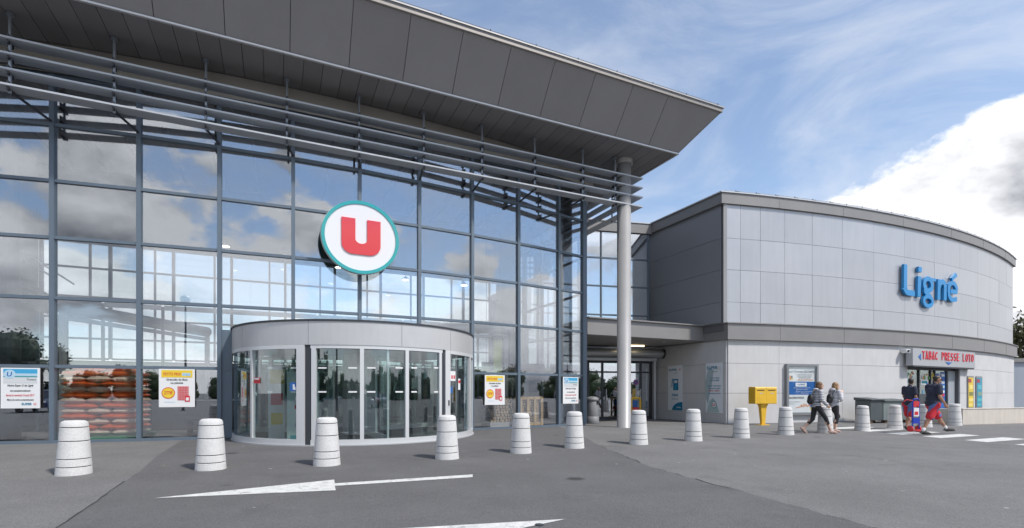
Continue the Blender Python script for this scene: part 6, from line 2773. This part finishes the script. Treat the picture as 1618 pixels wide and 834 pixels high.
tree_belt('tree_belt', (38, -62, 0), (92, 6, 0), 7.0, 30000, LEAF[0], 23, 5, .16)

# cars parked on the far side of the car park; they show only in the glass
M_TYRE = mat('tyre', (.02, .02, .02), .8)
M_RIM = mat('wheel_rim', (.45, .45, .46), .35, .8)
M_CARGLASS = mat('car_glass', (.02, .025, .03), .05, 0, coat=.5)
M_LIGHT = mat('car_light', (.75, .75, .72), .1, coat=.5)


def car(label, loc, rz, paint):
    T = thing('parked_car', label, 'car', loc, rz, 'cars parked across the car park')
    M = WM[T.name]
    prof = [(-2.0, .35), (-2.05, .62), (-1.95, .88), (-1.55, .95), (-1.0, .97), (.75, .97), (1.35, .90), (1.95, .78), (2.08, .60), (2.05, .32)]
    b = MB()
    for sg, y in ((0, 0),):
        ring = []
        for (x, z) in prof:
            ring.append((x, z))
        secs = []
        for y, sq, dz in ((-.86, .93, -.04), (-.80, 1.0, 0), (.80, 1.0, 0), (.86, .93, -.04)):
            secs.append([M @ V((x * sq, y, .30 + (z - .30) * (1 + dz))) for x, z in ring])
        n = len(ring)
        vs = [p for s in secs for p in s]
        fs = []
        for i in range(3):
            for k in range(n):
                k2 = (k + 1) % n
                fs.append((i * n + k, i * n + k2, (i + 1) * n + k2, (i + 1) * n + k))
        fs += [tuple(range(n - 1, -1, -1)), tuple(range(3 * n, 4 * n))]
        b.add(vs, fs)
    body = b.build('body', paint, T, bevel=.03)
    b = MB()
    lo = [(-1.80, -.76, .93), (1.15, -.76, .93), (1.15, .76, .93), (-1.80, .76, .93)]
    hi = [(-1.25, -.60, 1.44), (.35, -.60, 1.44), (.35, .60, 1.44), (-1.25, .60, 1.44)]
    b.hexa([M @ V(p) for p in lo + hi])
    b.build('greenhouse', M_CARGLASS, T, bevel=.03)
    b = MB()
    b.hexa([M @ V(p) for p in ((-1.32, -.62, 1.43), (.42, -.62, 1.43), (.42, .62, 1.43), (-1.32, .62, 1.43), (-1.2, -.54, 1.48), (.25, -.54, 1.48), (.25, .54, 1.48), (-1.2, .54, 1.48))])
    b.build('roof', paint, T)
    for x in (-1.28, 1.30):
        for y in (-.80, .80):
            b = MB()
            b.tube([M @ V((x, y - .10, .31)), M @ V((x, y + .10, .31))], .31, 18)
            w = b.build('wheel', M_TYRE, T)
            b = MB()
            b.tube([M @ V((x, y - .115, .31)), M @ V((x, y + .115, .31))], .20, 14)
            b.build('rim', M_RIM, w)
    for y in (-.62, .62):
        b = MB(); b.ellipsoid(M @ V((1.98, y, .66)), .08, .17, .08, 10, 6, M.to_3x3()); b.build('headlight', M_LIGHT, T)
        b = MB(); b.ellipsoid(M @ V((-1.99, y, .72)), .06, .14, .09, 10, 6, M.to_3x3()); b.build('tail_light', M_RED, T)
    return T


def paint(n, c):
    return mat('car_paint_' + n, c, .3, .2, coat=1.0)


cars = [('red hatchback, first of the row mirrored in the glass from the left', -27, -16, 'red', (.30, .02, .02)),
        ('silver car mirrored in the glass, between the red and the blue one', -22.5, -16.4, 'silver', (.45, .46, .47)),
        ('dark blue car mirrored in the glass near the lane', -18, -16, 'blue', (.02, .04, .12)),
        ('white car mirrored in the glass right of the lane', 10.5, -17, 'white', (.70, .70, .69)),
        ('dark red car mirrored in the glass beside the white one', 13.5, -17.2, 'wine', (.22, .015, .025)),
        ('black car mirrored in the glass, second from the right end', 16.5, -17, 'black', (.015, .015, .018)),
        ('pale grey car mirrored in the glass at the right end', 19.6, -17.1, 'grey', (.35, .36, .38))]
for lab, x, y, nm, c in cars:
    car(lab, (x, y, 0), rad(90 + random.uniform(-4, 4)), paint(nm, c))
for i, (x, y) in enumerate(((-5.5, -14.5), (24.0, -12.0), (9.0, -27.0))):
    t = thing('street_lamp', ('tall car park lamp mirrored in the left panes', 'tall car park lamp mirrored in the recess glazing', 'tall car park lamp farther back across the car park')[i], 'street lamp', (x, y, 0), 0, 'car park lamps')
    b = MB(); b.tube([(x, y, 0), (x, y, 7.8)], [.09, .055], 10); b.build('pole', M_DARKSTEEL, t)
    b = MB(); b.ellipsoid((x, y, 8.0), .34, .34, .30, 14, 9); b.build('lamp_head', M_FRAMELT, t, True)
    b = MB(); b.lathe([(.16, 0), (.16, .05)], 14, (x, y, 0)); b.build('base_plate', M_DARKSTEEL, t)

# small dry leaves and scraps blown against the foot of the shop front
b = MB()
rr = random.Random(77)
for k in range(150):
    q = rr.uniform(-1.5, 15.5)
    off = 4.6 + abs(rr.gauss(0, 1.2)) if rr.random() < .6 else rr.uniform(.2, 6)
    p = arc(q, off)
    if (p - DC).length < DR + .2:
        continue
    p.z = apron_z(q, off, .0055) + .006
    s_ = rr.uniform(.008, .022)
    x = V((rr.gauss(0, 1), rr.gauss(0, 1), rr.gauss(0, .15))).normalized() * s_
    y = V((-x.y, x.x, 0)) * rr.uniform(.4, .8)
    b.add([p - x, p - y, p + x, p + y], [(0, 1, 2, 3)])
tag(b.build('leaf_litter', mat('litter', (.30, .26, .20), .9, var=.4, vscale=3)), 'tiny scraps and dry leaves on the asphalt', None, None, 'stuff')
